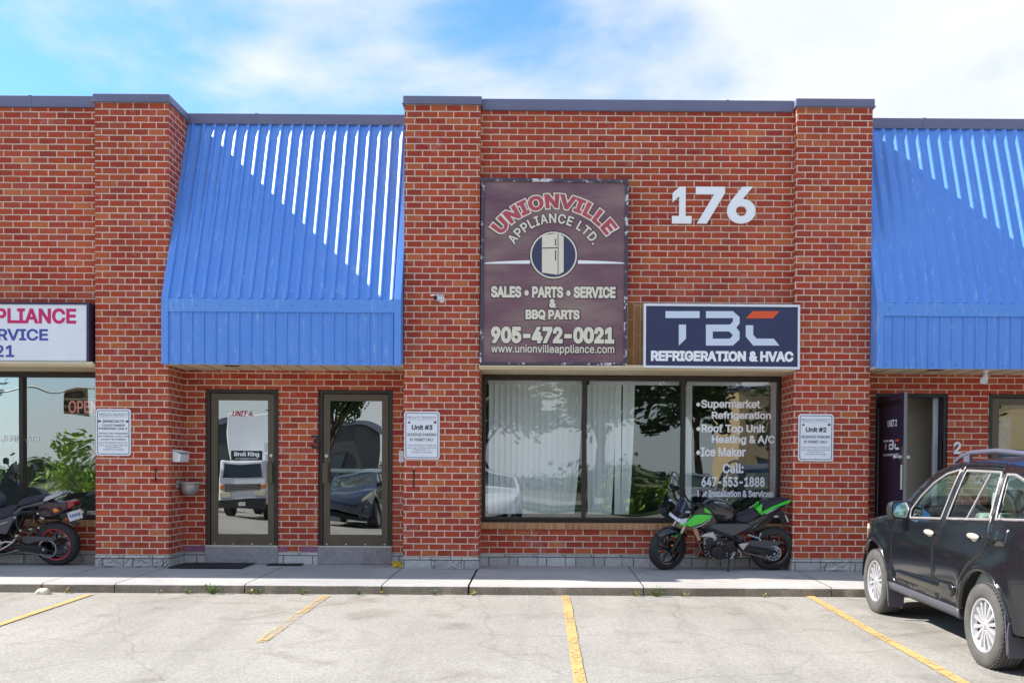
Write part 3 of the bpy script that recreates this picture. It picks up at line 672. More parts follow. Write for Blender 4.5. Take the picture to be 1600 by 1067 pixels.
part(MB().lathe([(0, 0), (.025, 0), (.03, .015), (.03, .04), (.012, .05), (.012, .075), (.028, .08), (.028, .11), (0, .115)], 16, Matrix.Translation((hx, yf+.07, 1.52)) @ Matrix.Rotation(R(180), 4, 'Z')).box(hx-.004, hx, yf+.03, yf+.11, 1.38, 1.66)
     .box(hx-.03, hx-.002, yf+.01, yf+.05, 1.1, 1.42).box(hx+th, hx+th+.06, yf+.05, yf+.09, 1.5, 1.54), 'door_handle', m_steel, d2, bevel=.003)
def side_text(mb, s, y0, y1, z0, z1, x, bold=.02):          # lettering on a face that looks to -X (reads from back edge to front edge)
    vs, fs = text_raw(s, bold); a = min(v.x for v in vs); c = max(v.x for v in vs); d = min(v.y for v in vs); e = max(v.y for v in vs)
    mb.add([(x+(0 if v.z > 0 else .0015), y0+(v.x-a)/(c-a)*(y1-y0), z0+(v.y-d)/(e-d)*(z1-z0)) for v in vs], fs)
b = MB(); side_text(b, 'UNIT 2', .22, -.12, 1.93, 2.02, hx-.003); part(b, 'door_lettering', m_whitel, d2, fix=False)
b = MB(); side_text(b, 'REFRIGERATION & HVAC', .36, -.22, 1.54, 1.57, hx-.003, .01); part(b, 'door_lettering', m_whitel, d2, fix=False); b = MB()
def logo(poly_fn, mb_w, mb_o):
    T = [[(0, 1), (.30, 1), (.30, .80), (0, .80)], [(.117, .61), (.18, .61), (.18, .2), (.117, 0)]]
    Bp = [[(.355, 1), (.592, 1), (.592, .80), (.355, .80)], [(.592, 1), (.65, .83), (.592, .70), (.592, .80)], [(.65, .83), (.65, .64), (.592, .70)], [(.592, .70), (.65, .64), (.622, .52), (.565, .61)],
          [(.355, .61), (.565, .61), (.622, .52), (.56, .41), (.355, .41)], [(.355, .41), (.415, .41), (.415, .2), (.355, .2)], [(.355, .2), (.565, .2), (.592, 0), (.355, 0)],
          [(.622, .52), (.65, .40), (.592, .30), (.56, .41)], [(.65, .40), (.65, .18), (.592, .30)], [(.65, .18), (.592, 0), (.565, .2), (.592, .30)]]
    Cp = [[(.705, .59), (.77, .59), (.77, .31), (.705, .26)], [(.705, .26), (.77, .31), (.80, .2), (.95, .2), (1.0, 0), (.77, 0)]]
    O = [[(.705, .79), (.765, 1), (1.0, 1), (.945, .79)]]
    for p in T+Bp+Cp: poly_fn(mb_w, p)
    for p in O: poly_fn(mb_o, p)
m_orange = mat('orange vinyl', (.80, .10, .02), .5)
bo = MB()
def pf(mb, p): mb.prism([(.36-.58*u, 1.62+.135*v) for u, v in p], hx-.004, hx-.002, 'yz')
logo(pf, b, bo); part(b, 'logo', m_whitel, d2, fix=False); part(bo, 'logo_bar', m_orange, d2)
# ------------------------------------------------------------------ signs and small things on the wall
# big maroon sign
S = thing('shop_sign', 'tall faded maroon sign box with cream lettering and round fridge badge', 'sign', (0, .05, 4.4), 'lit shop sign boxes')
def pt(mb, name, m, parent, **k):
    root = parent
    while root.parent: root = root.parent
    return mb.build(name, m, parent, world=(parent is root), **k)
yf = -.055
tl, tr_, bl, br = WY(752.5, 278.5, yf), WY(982, 281.5, yf), WY(749.5, 571.5, yf), WY(979, 572, yf)
def q2(u, v):                                               # u 0..1 left-right, v 0..1 bottom-top on the sign face
    a = bl.lerp(br, u); c = tl.lerp(tr_, u); p = a.lerp(c, v); return p.x, p.z
def ringbox(mb, P, w, y0, y1, wv=None):
    wv = wv or w
    o = [P(0, 0), P(1, 0), P(1, 1), P(0, 1)]; i = [P(w, wv), P(1-w, wv), P(1-w, 1-wv), P(w, 1-wv)]
    for k in range(4): mb.prism([o[k], o[(k+1) % 4], i[(k+1) % 4], i[k]], y0, y1)
m_old = mat('chipped sign frame paint', s2l(70, 62, 74), .55)
t = m_old.node_tree; n_ = nn(t, 'ShaderNodeTexNoise', inp={'Scale': 7.0, 'Detail': 8.0, 'Roughness': .7}); r_ = nn(t, 'ShaderNodeValToRGB')
r_.color_ramp.elements[0].position = .56; r_.color_ramp.elements[1].position = .58; r_.color_ramp.elements[0].color = s2l(76, 66, 80); r_.color_ramp.elements[1].color = s2l(208, 206, 210)
g_ = nn(t, 'ShaderNodeNewGeometry'); t.links.new(g_.outputs['Position'], n_.inputs[0]); t.links.new(n_.outputs[0], r_.inputs[0]); t.links.new(r_.outputs[0], t.nodes['Principled BSDF'].inputs['Base Color'])
b = MB(); ringbox(b, q2, .022, yf-.02, .10, .017); pt(b, 'sign_frame', m_old, S, bevel=.004)
def face_mat():
    q = mat('faded maroon sign face', s2l(102, 62, 92), .5); t = q.node_tree; lk = t.links.new
    tcn = nn(t, 'ShaderNodeTexCoord'); mpn = nn(t, 'ShaderNodeMapping', inp={'Scale': (.9, 1, 2.2)}); lk(tcn.outputs['Object'], mpn.inputs[0])
    n1 = nn(t, 'ShaderNodeTexNoise', inp={'Scale': 1.15, 'Detail': 4.0}); lk(mpn.outputs[0], n1.inputs[0])
    mp2 = nn(t, 'ShaderNodeMapping', inp={'Scale': (1.5, 1, 38)}); lk(tcn.outputs['Object'], mp2.inputs[0])
    n2 = nn(t, 'ShaderNodeTexNoise', inp={'Scale': 2.0, 'Detail': 5.0, 'Roughness': .7}); lk(mp2.outputs[0], n2.inputs[0])
    a = math_node(t, 'ADD', math_node(t, 'MULTIPLY', n1.outputs[0], .75), math_node(t, 'MULTIPLY', n2.outputs[0], .3))
    r = nn(t, 'ShaderNodeValToRGB'); e = r.color_ramp.elements; e[0].position = .36; e[0].color = s2l(104, 66, 84); e[1].position = .70; e[1].color = s2l(150, 126, 116); x = e.new(.52); x.color = s2l(124, 90, 96)
    lk(a, r.inputs[0]); lk(r.outputs[0], t.nodes['Principled BSDF'].inputs['Base Color']); return q
b = MB(); c4 = [q2(.02, .016), q2(.98, .016), q2(.98, .984), q2(.02, .984)]; b.prism(c4, yf, .09); pt(b, 'sign_face', face_mat(), S)
m_cr = mat('cream vinyl', s2l(232, 222, 200), .6); m_ol = mat('dark outline vinyl', s2l(52, 42, 50), .6); m_red = mat('faded red vinyl', s2l(186, 78, 92), .6, var=.15, vscale=3); m_navy = mat('navy vinyl', s2l(62, 64, 92), .6)
# white divider arc
b = MB()
def zpx(px, py): p = WY(px, py, yf); return p.x, p.z
for xa, xb in ((757, 828), (903, 977)):
    up = []; lo = []; b = MB()
    for k in range(11):
        px = xa+(xb-xa)*k/10; s = (px-757)/220; hgt = 1+4.4*max(0.0, math.sin(math.pi*min(1, max(0, s))))**.7
        up.append(zpx(px, 411.5-hgt+.4)); lo.append(zpx(px, 412.2))
    for k in range(10): b.prism([lo[k], lo[k+1], up[k+1], up[k]], yf-.003, yf-.001)
    pt(b, 'divider_stripe', m_whitel, S)
# arched name
KX = 1/5.616
def arcs(mb, s, cx, cy, Rp, half, hp, y, bold, spacing=1.0):
    p = WY(740+cx*KX, 265+cy*KX, yf); sc = 1/118.1
    text_arc(mb, s, p.x, p.z, Rp*KX*sc, half, hp*KX*sc, y, bold, spacing=spacing)
b = MB(); arcs(b, 'UNIONVILLE', 705, 905, 622, R(56.5), 158, yf-.0022, .11, 1.08); pt(b, 'name_outline', m_ol, S, fix=False)
b = MB(); arcs(b, 'UNIONVILLE', 705, 905, 622, R(55.8), 150, yf-.0038, .085, 1.08); pt(b, 'name_border', m_cr, S, fix=False)
b = MB(); arcs(b, 'UNIONVILLE', 705, 905, 622, R(54.6), 128, yf-.0054, .04, 1.08); pt(b, 'name_lettering', m_red, S, fix=False)
b = MB(); arcs(b, 'APPLIANCE LTD.', 700, 872, 440, R(59.5), 98, yf-.0022, .06, 1.1); pt(b, 'name_outline', m_ol, S, fix=False)
b = MB(); arcs(b, 'APPLIANCE LTD.', 700, 872, 440, R(58.6), 86, yf-.0038, .022, 1.1); pt(b, 'name_lettering', m_cr, S, fix=False)
# round badge with a plain refrigerator
def circ(cx, cy, r, n=40): return [zpx(740+(cx+r*math.cos(2*math.pi*k/n))*KX, 265+(cy+r*math.sin(2*math.pi*k/n))*KX) for k in range(n)]
b = MB().prism(circ(702, 752, 214), yf-.002, yf); pt(b, 'badge_outline', m_ol, S)
b = MB().prism(circ(702, 752, 206), yf-.004, yf-.002); pt(b, 'badge_ring', m_cr, S)
b = MB().prism(circ(702, 752, 192), yf-.006, yf-.004); pt(b, 'badge_disc', m_navy, S)
def zp(pts): return [zpx(740+x*KX, 265+y*KX) for x, y in pts]
b = MB().prism(zp([(600, 580), (740, 560), (790, 590), (790, 900), (740, 925), (600, 905)]), yf-.008, yf-.006); fr_ = pt(b, 'fridge_drawing', m_cr, S)
b = MB().prism(zp([(738, 560), (744, 560), (744, 925), (738, 925)]), yf-.0094, yf-.008).prism(zp([(600, 688), (740, 684), (740, 692), (600, 696)]), yf-.0094, yf-.008).prism(zp([(715, 610), (724, 609), (724, 668), (715, 669)]), yf-.0094, yf-.008).prism(zp([(715, 710), (724, 710), (724, 800), (715, 800)]), yf-.0094, yf-.008)
pt(b, 'fridge_outline', m_ol, S)
rows = [('SALES \u2022 PARTS \u2022 SERVICE', 767, 962, 448, 465, .045), ('&', 858, 870, 467, 481, .045), ('BBQ PARTS', 821, 906, 484, 500, .045), ('905-472-0021', 767, 960, 511, 536, .052), ('www.unionvilleappliance.com', 767, 960, 539, 554, .012)]
for s, a, c, d, e, bo_ in rows:
    b = MB(); c_ = MB()
    text_px(b, s, a-1.3, c+1.8, d-1.2, e+1.6, yf-.0022, bold=bo_+.03); text_px(c_, s, a, c, d, e, yf-.004, bold=bo_)
    pt(b, 'lettering_outline', m_ol, S, fix=False); pt(c_, 'lettering', m_cr, S, fix=False)

# navy refrigeration sign
S2 = thing('shop_sign', 'wide navy sign box with white frame and orange logo bar', 'sign', (2.3, .05, 3.0), 'lit shop sign boxes')
yf = -.10
tl, tr_, bl, br = WY(1006, 474.5, yf), WY(1250, 476.5, yf), WY(1005.5, 574.5, yf), WY(1249.5, 577, yf)
b = MB(); ringbox(b, q2, .014, yf-.012, -.012, .035); pt(b, 'sign_frame', m_white, S2, bevel=.004)
b = MB().prism([q2(.012, .03), q2(.988, .03), q2(.988, .97), q2(.012, .97)], yf, -.02); pt(b, 'sign_face', mat('navy sign face', s2l(48, 54, 88), .4, var=.05, vscale=2), S2)
b = MB().prism([q2(.02, .08), q2(.96, .08), q2(.96, .92), q2(.02, .92)], -.012, .11); pt(b, 'mounting_frame', m_bronzed, S2)
m_ltb = mat('pale blue vinyl', s2l(214, 224, 238), .55)
bw_, bo_ = MB(), MB()
def pf2(mb, p): mb.prism([zpx(1000+(245+u*1095)/6.154, 470+(430-v*330)/6.154) for u, v in p], yf-.003, yf-.0005)
zpx = lambda px, py: (lambda p: (p.x, p.z))(WY(px, py, yf))
logo(pf2, bw_, bo_)
pt(bw_, 'logo', m_ltb, S2, fix=False); pt(bo_, 'logo_bar', m_orange, S2)
b = MB(); text_px(b, 'REFRIGERATION & HVAC', 1017, 1240, 549, 564, yf-.002, bold=.045); pt(b, 'lettering', m_whitel, S2, fix=False)

# left white sign
S3 = thing('shop_sign', 'white sign box with magenta and blue lettering above the neon lit window', 'sign', (-7.5, .05, 3.0), 'lit shop sign boxes')
yf = -.06
a = WY(140, 568, yf); c = WY(140, 473, yf); x1 = a.x; x0 = -9.4
q2 = lambda u, v: (x0+(x1-x0)*u, a.z+(c.z-a.z)*v)
b = MB(); ringbox(b, q2, .010, yf-.012, .115, .035); pt(b, 'sign_frame', mat('dark purple sign frame', s2l(58, 46, 72), .5), S3, bevel=.004)
b = MB().prism([q2(.009, .03), q2(.991, .03), q2(.991, .97), q2(.009, .97)], yf, .11); pt(b, 'sign_face', m_white, S3)
b = MB(); text_px(b, 'APPLIANCE', -48, 119, 482, 505, yf-.002, bold=.03); pt(b, 'lettering', mat('magenta vinyl', s2l(205, 30, 100), .5), S3, fix=False)
m_bluev = mat('blue vinyl', s2l(70, 80, 160), .5)
for s_, a_, c_, d_, e_ in (('SALES & SERVICE', -150, 75, 514, 531), ('905-472-0021', -170, 22, 539, 557)): pt(text_px(MB(), s_, a_, c_, d_, e_, yf-.002, bold=.025), 'lettering', m_bluev, S3, fix=False)

# house number
N = thing('house_number', 'large white numerals 176 fixed high on the brick wall', 'house number', WY(1115, 350, YC))
for s, a, c in (('1', 1050, 1081), ('7', 1087, 1133), ('6', 1136, 1181)):
    b = MB(); text_px(b, s, a, c, 292, 349, YC-.04, bold=.03, depth=.035); pt(b, 'numeral', m_whitel, N, fix=False)
b = MB(); text_px(b, '3', 485, 499.5, 680, 701, YD-.02, bold=.01, depth=.016); tag(b.build('door_number', m_black, fix=False), 'black numeral 3 on the brick between the two glass doors', 'door number')
b = MB(); text_px(b, '2', 1490, 1502, 690, 709, YD-.03, bold=.02, depth=.022); tag(b.build('door_number', m_white, fix=False), 'white numeral 2 on the brick beside the open plum door', 'door number')

# parking notices
def notice(px0, px1, py0, py1, lines, label, tilt=0):
    y = -.018; A = WY(px0, py1, y); D = WY(px1, py0, y); w = D.x-A.x; h = D.z-A.z
    T = thing('parking_sign', label, 'sign', (A.x+w/2, 0, A.z), 'parking notices on the piers')
    def rr(ins, r, n=6):
        P = []
        for cx, cz, s in ((w-ins-r, h-ins-r, 0), (ins+r, h-ins-r, 90), (ins+r, ins+r, 180), (w-ins-r, ins+r, 270)):
            P += [(A.x+cx+r*math.cos(R(s+90*k/n)), A.z+cz+r*math.sin(R(s+90*k/n))) for k in range(n+1)]
        return P
    pt(MB().prism(rr(0, .035), y, -.002), 'sign_plate', m_white, T)
    o, i = rr(.017, .026), rr(.027, .018); b = MB(); n = len(o)
    for k in range(n): b.prism([o[k], o[(k+1) % n], i[(k+1) % n], i[k]], y-.001, y)
    pt(b, 'border_line', mat('grey blue print', s2l(95, 105, 125), .6), T, fix=False)
    b = MB(); g = MB(); m_fine = mat('grey print', s2l(110, 108, 118), .6)
    for s, u0, u1, v0, v1, bo, dark in lines:
        tb_ = MB(); text_box(tb_, s, A.x+u0*w, A.x+u1*w, A.z+(1-v1)*h, A.z+(1-v0)*h, y-.0012, bold=bo, depth=.001); pt(tb_, 'lettering' if dark else 'fine_print', m_black if dark else m_fine, T, fix=False)
    g.box(A.x+.1*w, A.x+.9*w, y-.0012, y, A.z+.822*h, A.z+.826*h)
    if 'IMMEDIATE' in lines[1][0]:
        for sx, cx in ((1, .10), (-1, .90)): b.prism([(A.x+(cx+sx*u)*w, A.z+(.735+v)*h) for u, v in ((-.055, 0), (.0, .035), (.0, .015), (.05, .015), (.05, -.015), (0, -.015), (0, -.035))], y-.0012, y)
    else:
        b.prism([(A.x+(.135+u)*w, A.z+(.775+v)*h) for u, v in ((-.04, -.022), (.045, -.022), (.005, .028))], y-.0012, y)
        b.prism([(A.x+(.875+u)*w, A.z+(.775+v)*h) for u, v in ((-.045, 0), (0, -.033), (.045, 0), (0, .033))], y-.0012, y)
    pt(b, 'arrow_marks', m_black, T); pt(g, 'rule_line', m_fine, T)
    sc = MB()
    for v in (.05, .95): sc.ball((A.x+w/2, y-.001, A.z+v*h), .009, .005, .009, 8, 6)
    pt(sc, 'mounting_bolt', m_steel, T)
fine = [('UNAUTHORIZED VEHICLES', .09, .91, .69, .725, 0, 0), ('WILL BE TAGGED AND/OR', .09, .91, .745, .78, 0, 0), ('TOWED AWAY AT', .25, .75, .79, .82, 0, 0), ("OWNER'S EXPENSE", .2, .8, .84, .87, 0, 0)]
def unitn(u): return [('PRIVATE PROPERTY', .09, .91, .10, .155, 0, 0), (u, .21, .80, .28, .385, .03, 1), ('RESERVED PARKING', .09, .91, .455, .515, .012, 1), ('BY PERMIT ONLY', .16, .84, .56, .62, .012, 1)] + fine
imm = [('PRIVATE PROPERTY', .10, .92, .09, .155, 0, 0), ('IMMEDIATE', .19, .81, .235, .29, .015, 1), ('CUSTOMER', .18, .83, .325, .375, .015, 1), ('PARKING ONLY', .09, .92, .395, .445, .015, 1), ('WHILE ON PREMISES', .09, .92, .505, .54, .01, 1), ('NO PARKING 12AM-6AM', .07, .94, .57, .60, .01, 1), ('EXCEPT BY PERMIT', .15, .87, .635, .67, .01, 1)] + [(s, a, b_, c-.0+.015, d+.015, e, f_) for s, a, b_, c, d, e, f_ in fine]
notice(150, 204, 639, 711.5, imm, 'white parking notice with two arrows, above the short iron strap')
notice(631.5, 687, 643, 717, unitn('Unit #3'), 'white parking notice reading Unit 3 beside the small intercom')
notice(1247, 1302.5, 647, 720, unitn('Unit #2'), 'white parking notice reading Unit 2 on the pier behind the green motorcycle')

# security camera
T = thing('security_camera', 'small white bullet security camera on the brick beside the maroon sign', 'camera', WY(690, 468, 0))
p = WY(690, 468, 0)
pt(MB().lathe([(0, 0), (.045, 0), (.045, .03), (.03, .045), (0, .045)], 20, Matrix.Translation((p.x, 0, p.z)) @ Matrix.Rotation(R(-90), 4, 'Z')), 'mount', m_white, T, smooth=True)
d = Vector((-.62, -.72, -.12)).normalized(); e0 = p+Vector((0, -.05, .01))
pt(MB().tube([e0+d*-.02, e0+d*.10], .035, 16).box(-.04, .04, -.04, .16, .032, .04, Matrix.Translation(e0) @ d.to_track_quat('Y', 'Z').to_matrix().to_4x4()), 'housing', m_white, T, smooth=True)
pt(MB().tube([e0+d*.095, e0+d*.108], .029, 16), 'lens', m_black, T)
# spot lamp under the right soffit
p = WY(1540, 582, -.02); T = thing('spot_lamp', 'small white spot lamp hanging from the cream soffit above the SUV', 'lamp', p)
d = Vector((-.35, -.45, -.6)).normalized(); e0 = Vector((p.x, p.y, SOF-.06))
pt(MB().lathe([(0, 0), (.04, 0), (.04, .015), (.012, .02), (.012, .06), (0, .06)], 16, Matrix.Translation((p.x, p.y, SOF)) @ Matrix.Rotation(R(90), 4, 'Y')), 'mount', m_white, T, smooth=True)
Mq = Matrix.Translation(e0) @ d.to_track_quat('X', 'Z').to_matrix().to_4x4()
pt(MB().lathe([(0, -.03), (.022, -.03), (.028, 0), (.044, .09), (.047, .12), (.041, .12), (.038, .09), (0, .08)], 20, Mq), 'lamp_shade', m_white, T, smooth=True)
# mailbox on the side of the left pier and the bowl below it
pm = WY(281, 712, .33); x0 = P1R
T = thing('mailbox', 'white metal letter box on brick above the grey bowl', 'mailbox', (x0, .33, pm.z))
pt(MB().prism([(x0+.002, pm.z-.085), (x0+.10, pm.z-.085), (x0+.115, pm.z+.02), (x0+.002, pm.z+.075)], .12, .45), 'box', m_white, T, bevel=.006)
pt(MB().box(x0+.001, x0+.14, .11, .46, pm.z+.075, pm.z+.085, Matrix.Translation((x0, 0, pm.z+.08)) @ Matrix.Rotation(R(14), 4, 'Y') @ Matrix.Translation((-x0, 0, -pm.z-.08))), 'lid', m_white, T, bevel=.003)
p = WY(293, 762, .38); T = thing('wall_bowl', 'grey metal bowl fixed to the brick below the white letter box', 'bowl', p)
m_pew = mat('dull pewter', s2l(165, 160, 156), .4, .4, var=.15)
pt(MB().lathe([(0, .01), (.05, .015), (.09, .045), (.113, .09), (.122, .14), (.124, .165), (.142, .175), (.142, .19), (.118, .19), (.112, .14), (.09, .07), (0, .04)], 28, Matrix.Translation((P1R+.15, .36, p.z-.115)) @ Matrix.Rotation(R(-90), 4, 'Y')), 'bowl', m_pew, T, smooth=True)
pt(MB().box(P1R+.001, P1R+.03, .24, .48, p.z+.0, p.z+.10).box(P1R+.001, P1R+.30, .27, .29, p.z+.065, p.z+.082).box(P1R+.001, P1R+.30, .43, .45, p.z+.065, p.z+.082), 'bracket', m_pew, T, bevel=.003)
# intercom and iron hooks
p = WY(628, 713, YD-.03); T = thing('intercom', 'small white intercom box tucked beside the Unit 3 notice', 'intercom', p)
pt(MB().box(p.x-.04, p.x+.05, YD-.04, YD-.001, p.z-.08, p.z+.08), 'case', m_white, T, bevel=.008)
pt(MB().box(p.x-.025, p.x+.03, YD-.043, YD-.041, p.z+.0, p.z+.05), 'grille', m_steel, T)
m_iron = mat('rusty iron', s2l(72, 44, 36), .8, .3, var=.3, vscale=30)
for px, a, c, lab in ((243.5, 731, 752, 'short rusty iron strap in the brick below the notice with arrows'), (646.5, 733, 762, 'long rusty iron strap in the brick below the Unit 3 notice')):
    p, q = WY(px, c, 0), WY(px, a, 0)
    tag(MB().box(p.x-.010, p.x+.010, -.008, -.001, p.z, q.z).box(p.x-.012, p.x+.012, -.022, -.001, q.z-.03, q.z).build('iron_strap', m_iron, bevel=.003), lab, 'strap')

# door mats, crumpled yellow rag, stone, weeds
m_mat = mat('black rubber mat', (.016, .016, .018), .8, bump=.6, bscale=120)
def wavy(x0, x1, y0, y1, h, name, lab):
    b = MB(); n, k = 24, 10; V = []
    for i in range(n+1):
        for j in range(k+1):
            x = x0+(x1-x0)*i/n; y = y0+(y1-y0)*j/k; V.append((x, y, h+.006*noise.noise(Vector((x*4, y*4, 2)))))
    b.add(V, [(i*(k+1)+j, (i+1)*(k+1)+j, (i+1)*(k+1)+j+1, i*(k+1)+j+1) for i in range(n) for j in range(k)])
    o = b.build(name, m_mat, fix=False); s = o.modifiers.new('solid', 'SOLIDIFY'); s.thickness = .012; s.offset = 1
    return tag(o, lab, 'mat')
a, c = WZ(264, 886.5, .01), WZ(388, 886.5, .01); wavy(P1R+.03, c.x-.08, a.y, .50, .006, 'door_mat', 'large black door mat below the letter box and bowl')
a, c = WZ(416, 882.5, .01), WZ(470, 882.5, .01); wavy(a.x, c.x, a.y, .47, .006, 'door_mat', 'small black mat lying below the numeral 3')
def crumple(c, rx, ry, rz, m, name, lab, cat, seed, amp=.45, n=22, k=14):
    b = MB(); b.ball((0, 0, 0), rx, ry, rz, n, k); out = []
    for v in b.v:
        v = Vector(v); s = 1+amp*noise.fractal(v*9/max(rx, .05)*.12+Vector((seed, 0, 0)), 1, 2, 4); out.append(v*s)
    b.v = [tuple((v.x, v.y, max(v.z, -rz*.3))) for v in out]
    o = b.build(name, m, smooth='all'); o.location = (c[0], c[1], c[2]+rz*.3); return tag(o, lab, cat)
p = WZ(620, 885, .01); crumple((p.x+.01, p.y+.10, 0), .085, .09, .055, mat('yellow cloth', (.62, .42, .02), .7), 'rag', 'crumpled yellow rag lying on the pavement below the intercom', 'rag', 3, .8)
p = WZ(62, 923, -.1); crumple((p.x, KY-.12, lotz(p.x, KY-.12)), .085, .06, .055, mat('pale stone', s2l(205, 195, 175), .9, var=.15, vscale=20), 'stone', 'pale rounded stone lying at the foot of the kerb', 'stone', 8, .35)
m_leaf = mat('weed leaf', (.13, .20, .03), .6, var=.4, vscale=20); m_dryleaf = mat('yellowing weed leaf', (.32, .26, .06), .7, var=.3, vscale=20)
def weed(px, r, n, m, seed, lab):
    rnd = random.Random(seed); x = WZ(px, 927, -.13).x; y = KY-.055-rnd.random()*.03; z = lotz(x, y)
    b = MB()
    for i in range(n):
        a = rnd.random()*6.28; d = rnd.random()*r; h = .015+rnd.random()*r*.75; c = Vector((d*math.cos(a), -abs(d*math.sin(a))*.4, h)); l = .012+rnd.random()*.028; t = Vector((math.cos(a), math.sin(a)*.7, rnd.uniform(-.3, .9))).normalized(); s = t.cross(Vector((0, 0, 1))).normalized()*l*.45
        b.add([c-t*l*.2, c+s+t*l*.4, c+t*l, c-s+t*l*.4], [(0, 1, 2, 3)])
        b.tube([Vector((c.x*.2, c.y*.2, 0)), c], .0016, 3)
    o = b.build('weed', m, fix=False); o.location = (x, y, z); return tag(o, lab, 'weed', 'weeds along the kerb')
for i, (px, r, n, m, lab) in enumerate([(97, .05, 10, m_dryleaf, 'tiny dry weed at the kerb nearest the pale stone'), (248, .03, 6, m_dryleaf, 'single dry weed sprout at the kerb below the big mat'), (291, .06, 16, m_leaf, 'small green weed at the kerb left of the biggest weed clump'), (331, .13, 46, m_leaf, 'biggest green weed clump at the kerb between the two bay lines on the left'), (392, .06, 14, m_dryleaf, 'yellow weed at the kerb below the wall between the doors'), (404, .06, 16, m_leaf, 'green weed touching the yellow weed below the wall between the doors'),
        (472, .07, 20, m_leaf, 'green weed at the kerb by the faded bay line'), (563, .06, 16, m_leaf, 'green weed at the kerb below the right glass door'), (598, .04, 10, m_dryleaf, 'dry weed at the kerb just left of the middle pier'), (680, .05, 12, m_leaf, 'green weed at the kerb below the middle pier'), (741, .05, 12, m_dryleaf, 'dry weed at the wide kerb joint'), (1022, .13, 44, m_leaf, 'broad yellow green weed patch at the kerb below the green motorcycle front wheel'), (992, .07, 18, m_dryleaf, 'dry weed at the kerb joint left of the broad weed patch'), (1062, .06, 14, m_dryleaf, 'dry litter weed at the kerb below the motorcycle engine'), (1185, .06, 10, m_dryleaf, 'dry weed at the kerb below the motorcycle rear wheel')]):
    weed(px, r, n, m, i+5, lab)

# vertical blinds, neon sign and shop goods behind the glass
m_slat = mat('blind fabric', (.84, .89, .86, 1), .8)
t = m_slat.node_tree; tl_ = nn(t, 'ShaderNodeBsdfTranslucent', inp={'Color': (.6, .7, .66, 1)}); ms_ = nn(t, 'ShaderNodeMixShader', inp={'Fac': .12})
t.links.new(t.nodes['Principled BSDF'].outputs[0], ms_.inputs[1]); t.links.new(tl_.outputs[0], ms_.inputs[2]); t.links.new(ms_.outputs[0], t.nodes['Material Output'].inputs[0])
def blind(xa, xb, label, slats, z0=.70, z1=2.53, y=YW+.22):
    T = thing('vertical_blind', label, 'blind', ((xa+xb)/2, y, z1), 'vertical blinds in the shop windows')
    pt(MB().box(xa, xb, y-.025, y+.025, z1, z1+.05), 'headrail', m_white, T)
    for x, rot, sw in slats:
        b = MB(); n = 6; c, s = math.cos(R(rot)), math.sin(R(rot)); V = []
        for k in range(9):
            f = k/8; z = z1-(z1-z0)*f
            for i in range(n+1):
                u = (i/n-.5)*.095; V.append((x+sw*f*f+u*c, y+u*s+.010*(1-(2*i/n-1)**2), z))
        b.add(V, [(k*(n+1)+i, k*(n+1)+i+1, (k+1)*(n+1)+i+1, (k+1)*(n+1)+i) for k in range(8) for i in range(n)])
        pt(b, 'slat', m_slat, T, smooth='all', fix=False)
X = lambda px: WY(px, 700, YW+.22).x
rnd = random.Random(4)
sl = []; x = X(769)
while x < X(905): sl.append((x, rnd.uniform(6, 22), rnd.uniform(-.008, .008) if x < X(880) else -.09*(x-X(880))/.2)); x += .0815
blind(X(762), X(908), 'fully drawn cream vertical blind below the maroon sign', sl)
sl = []; x = X(922)
for k in range(8):
    sl.append((x, rnd.uniform(8, 26), (.02, .0, -.01, .0, .0, .05, .03, -.02)[k] + (0 if k < 4 else -.05))); x += .079 if k != 5 else .11
blind(X(920), X(1060), 'half drawn cream vertical blind with crooked slats', sl)
sl = [(X(1076)+.08*k, 14, 0) for k in range(1)] + [(X(1208), 12, 0)]
blind(X(1072), X(1218), 'nearly open cream vertical blind behind the white window lettering', sl)
# a brown door and hallway partition visible behind
N2 = thing('neon_sign', 'red OPEN neon sign hanging inside the shop window', 'neon sign', WY(128, 645, YW+.14))
b = MB(); text_px(b, 'OPEN', 107, 152, 626, 645, YW+.14, bold=.01, depth=.012); pt(b, 'neon_tube', mat('neon glow', (1, .36, .34), .4, emit=.12), N2, fix=False)
p0, p1 = WY(104, 648, YW+.16), WY(155, 623, YW+.16); b = MB().box(p0.x, p1.x, YW+.155, YW+.16, p0.z, p0.z+.008).box(p0.x, p1.x, YW+.155, YW+.16, p1.z-.008, p1.z).tube([(p0.x+.1, YW+.157, p1.z), (p0.x+.1, YW+.157, 2.6)], .002, 4).tube([(p1.x-.1, YW+.157, p1.z), (p1.x-.1, YW+.157, 2.6)], .002, 4); pt(b, 'hanger', m_steel, N2)
# ------------------------------------------------------------------ vehicles
def lerp_tab(T, x):
    if x <= T[0][0]: return T[0][1]
    for (a, u), (b, v) in zip(T, T[1:]):
        if x <= b:
            t = (x-a)/(b-a); return u+(v-u)*t
    return T[-1][1]
def smooth_tab(T, x, d=.04): return (lerp_tab(T, x-d)+2*lerp_tab(T, x)+lerp_tab(T, x+d))/4
def pip(p, poly):
    x, y = p[0], p[1]; c = False
    for i in range(len(poly)):
        x1, y1 = poly[i-1]; x2, y2 = poly[i]
        if (y1 > y) != (y2 > y) and x < (x2-x1)*(y-y1)/(y2-y1)+x1: c = not c
    return c
def resamp(poly, s, closed=True):
    out = []
    n = len(poly)
    for i in range(n if closed else n-1):
        a, b = poly[i], poly[(i+1) % n]; d = math.dist(a, b); k = max(1, int(math.ceil(d/s)))
        out += [(a[0]+(b[0]-a[0])*j/k, a[1]+(b[1]-a[1])*j/k) for j in range(k)]
    return out
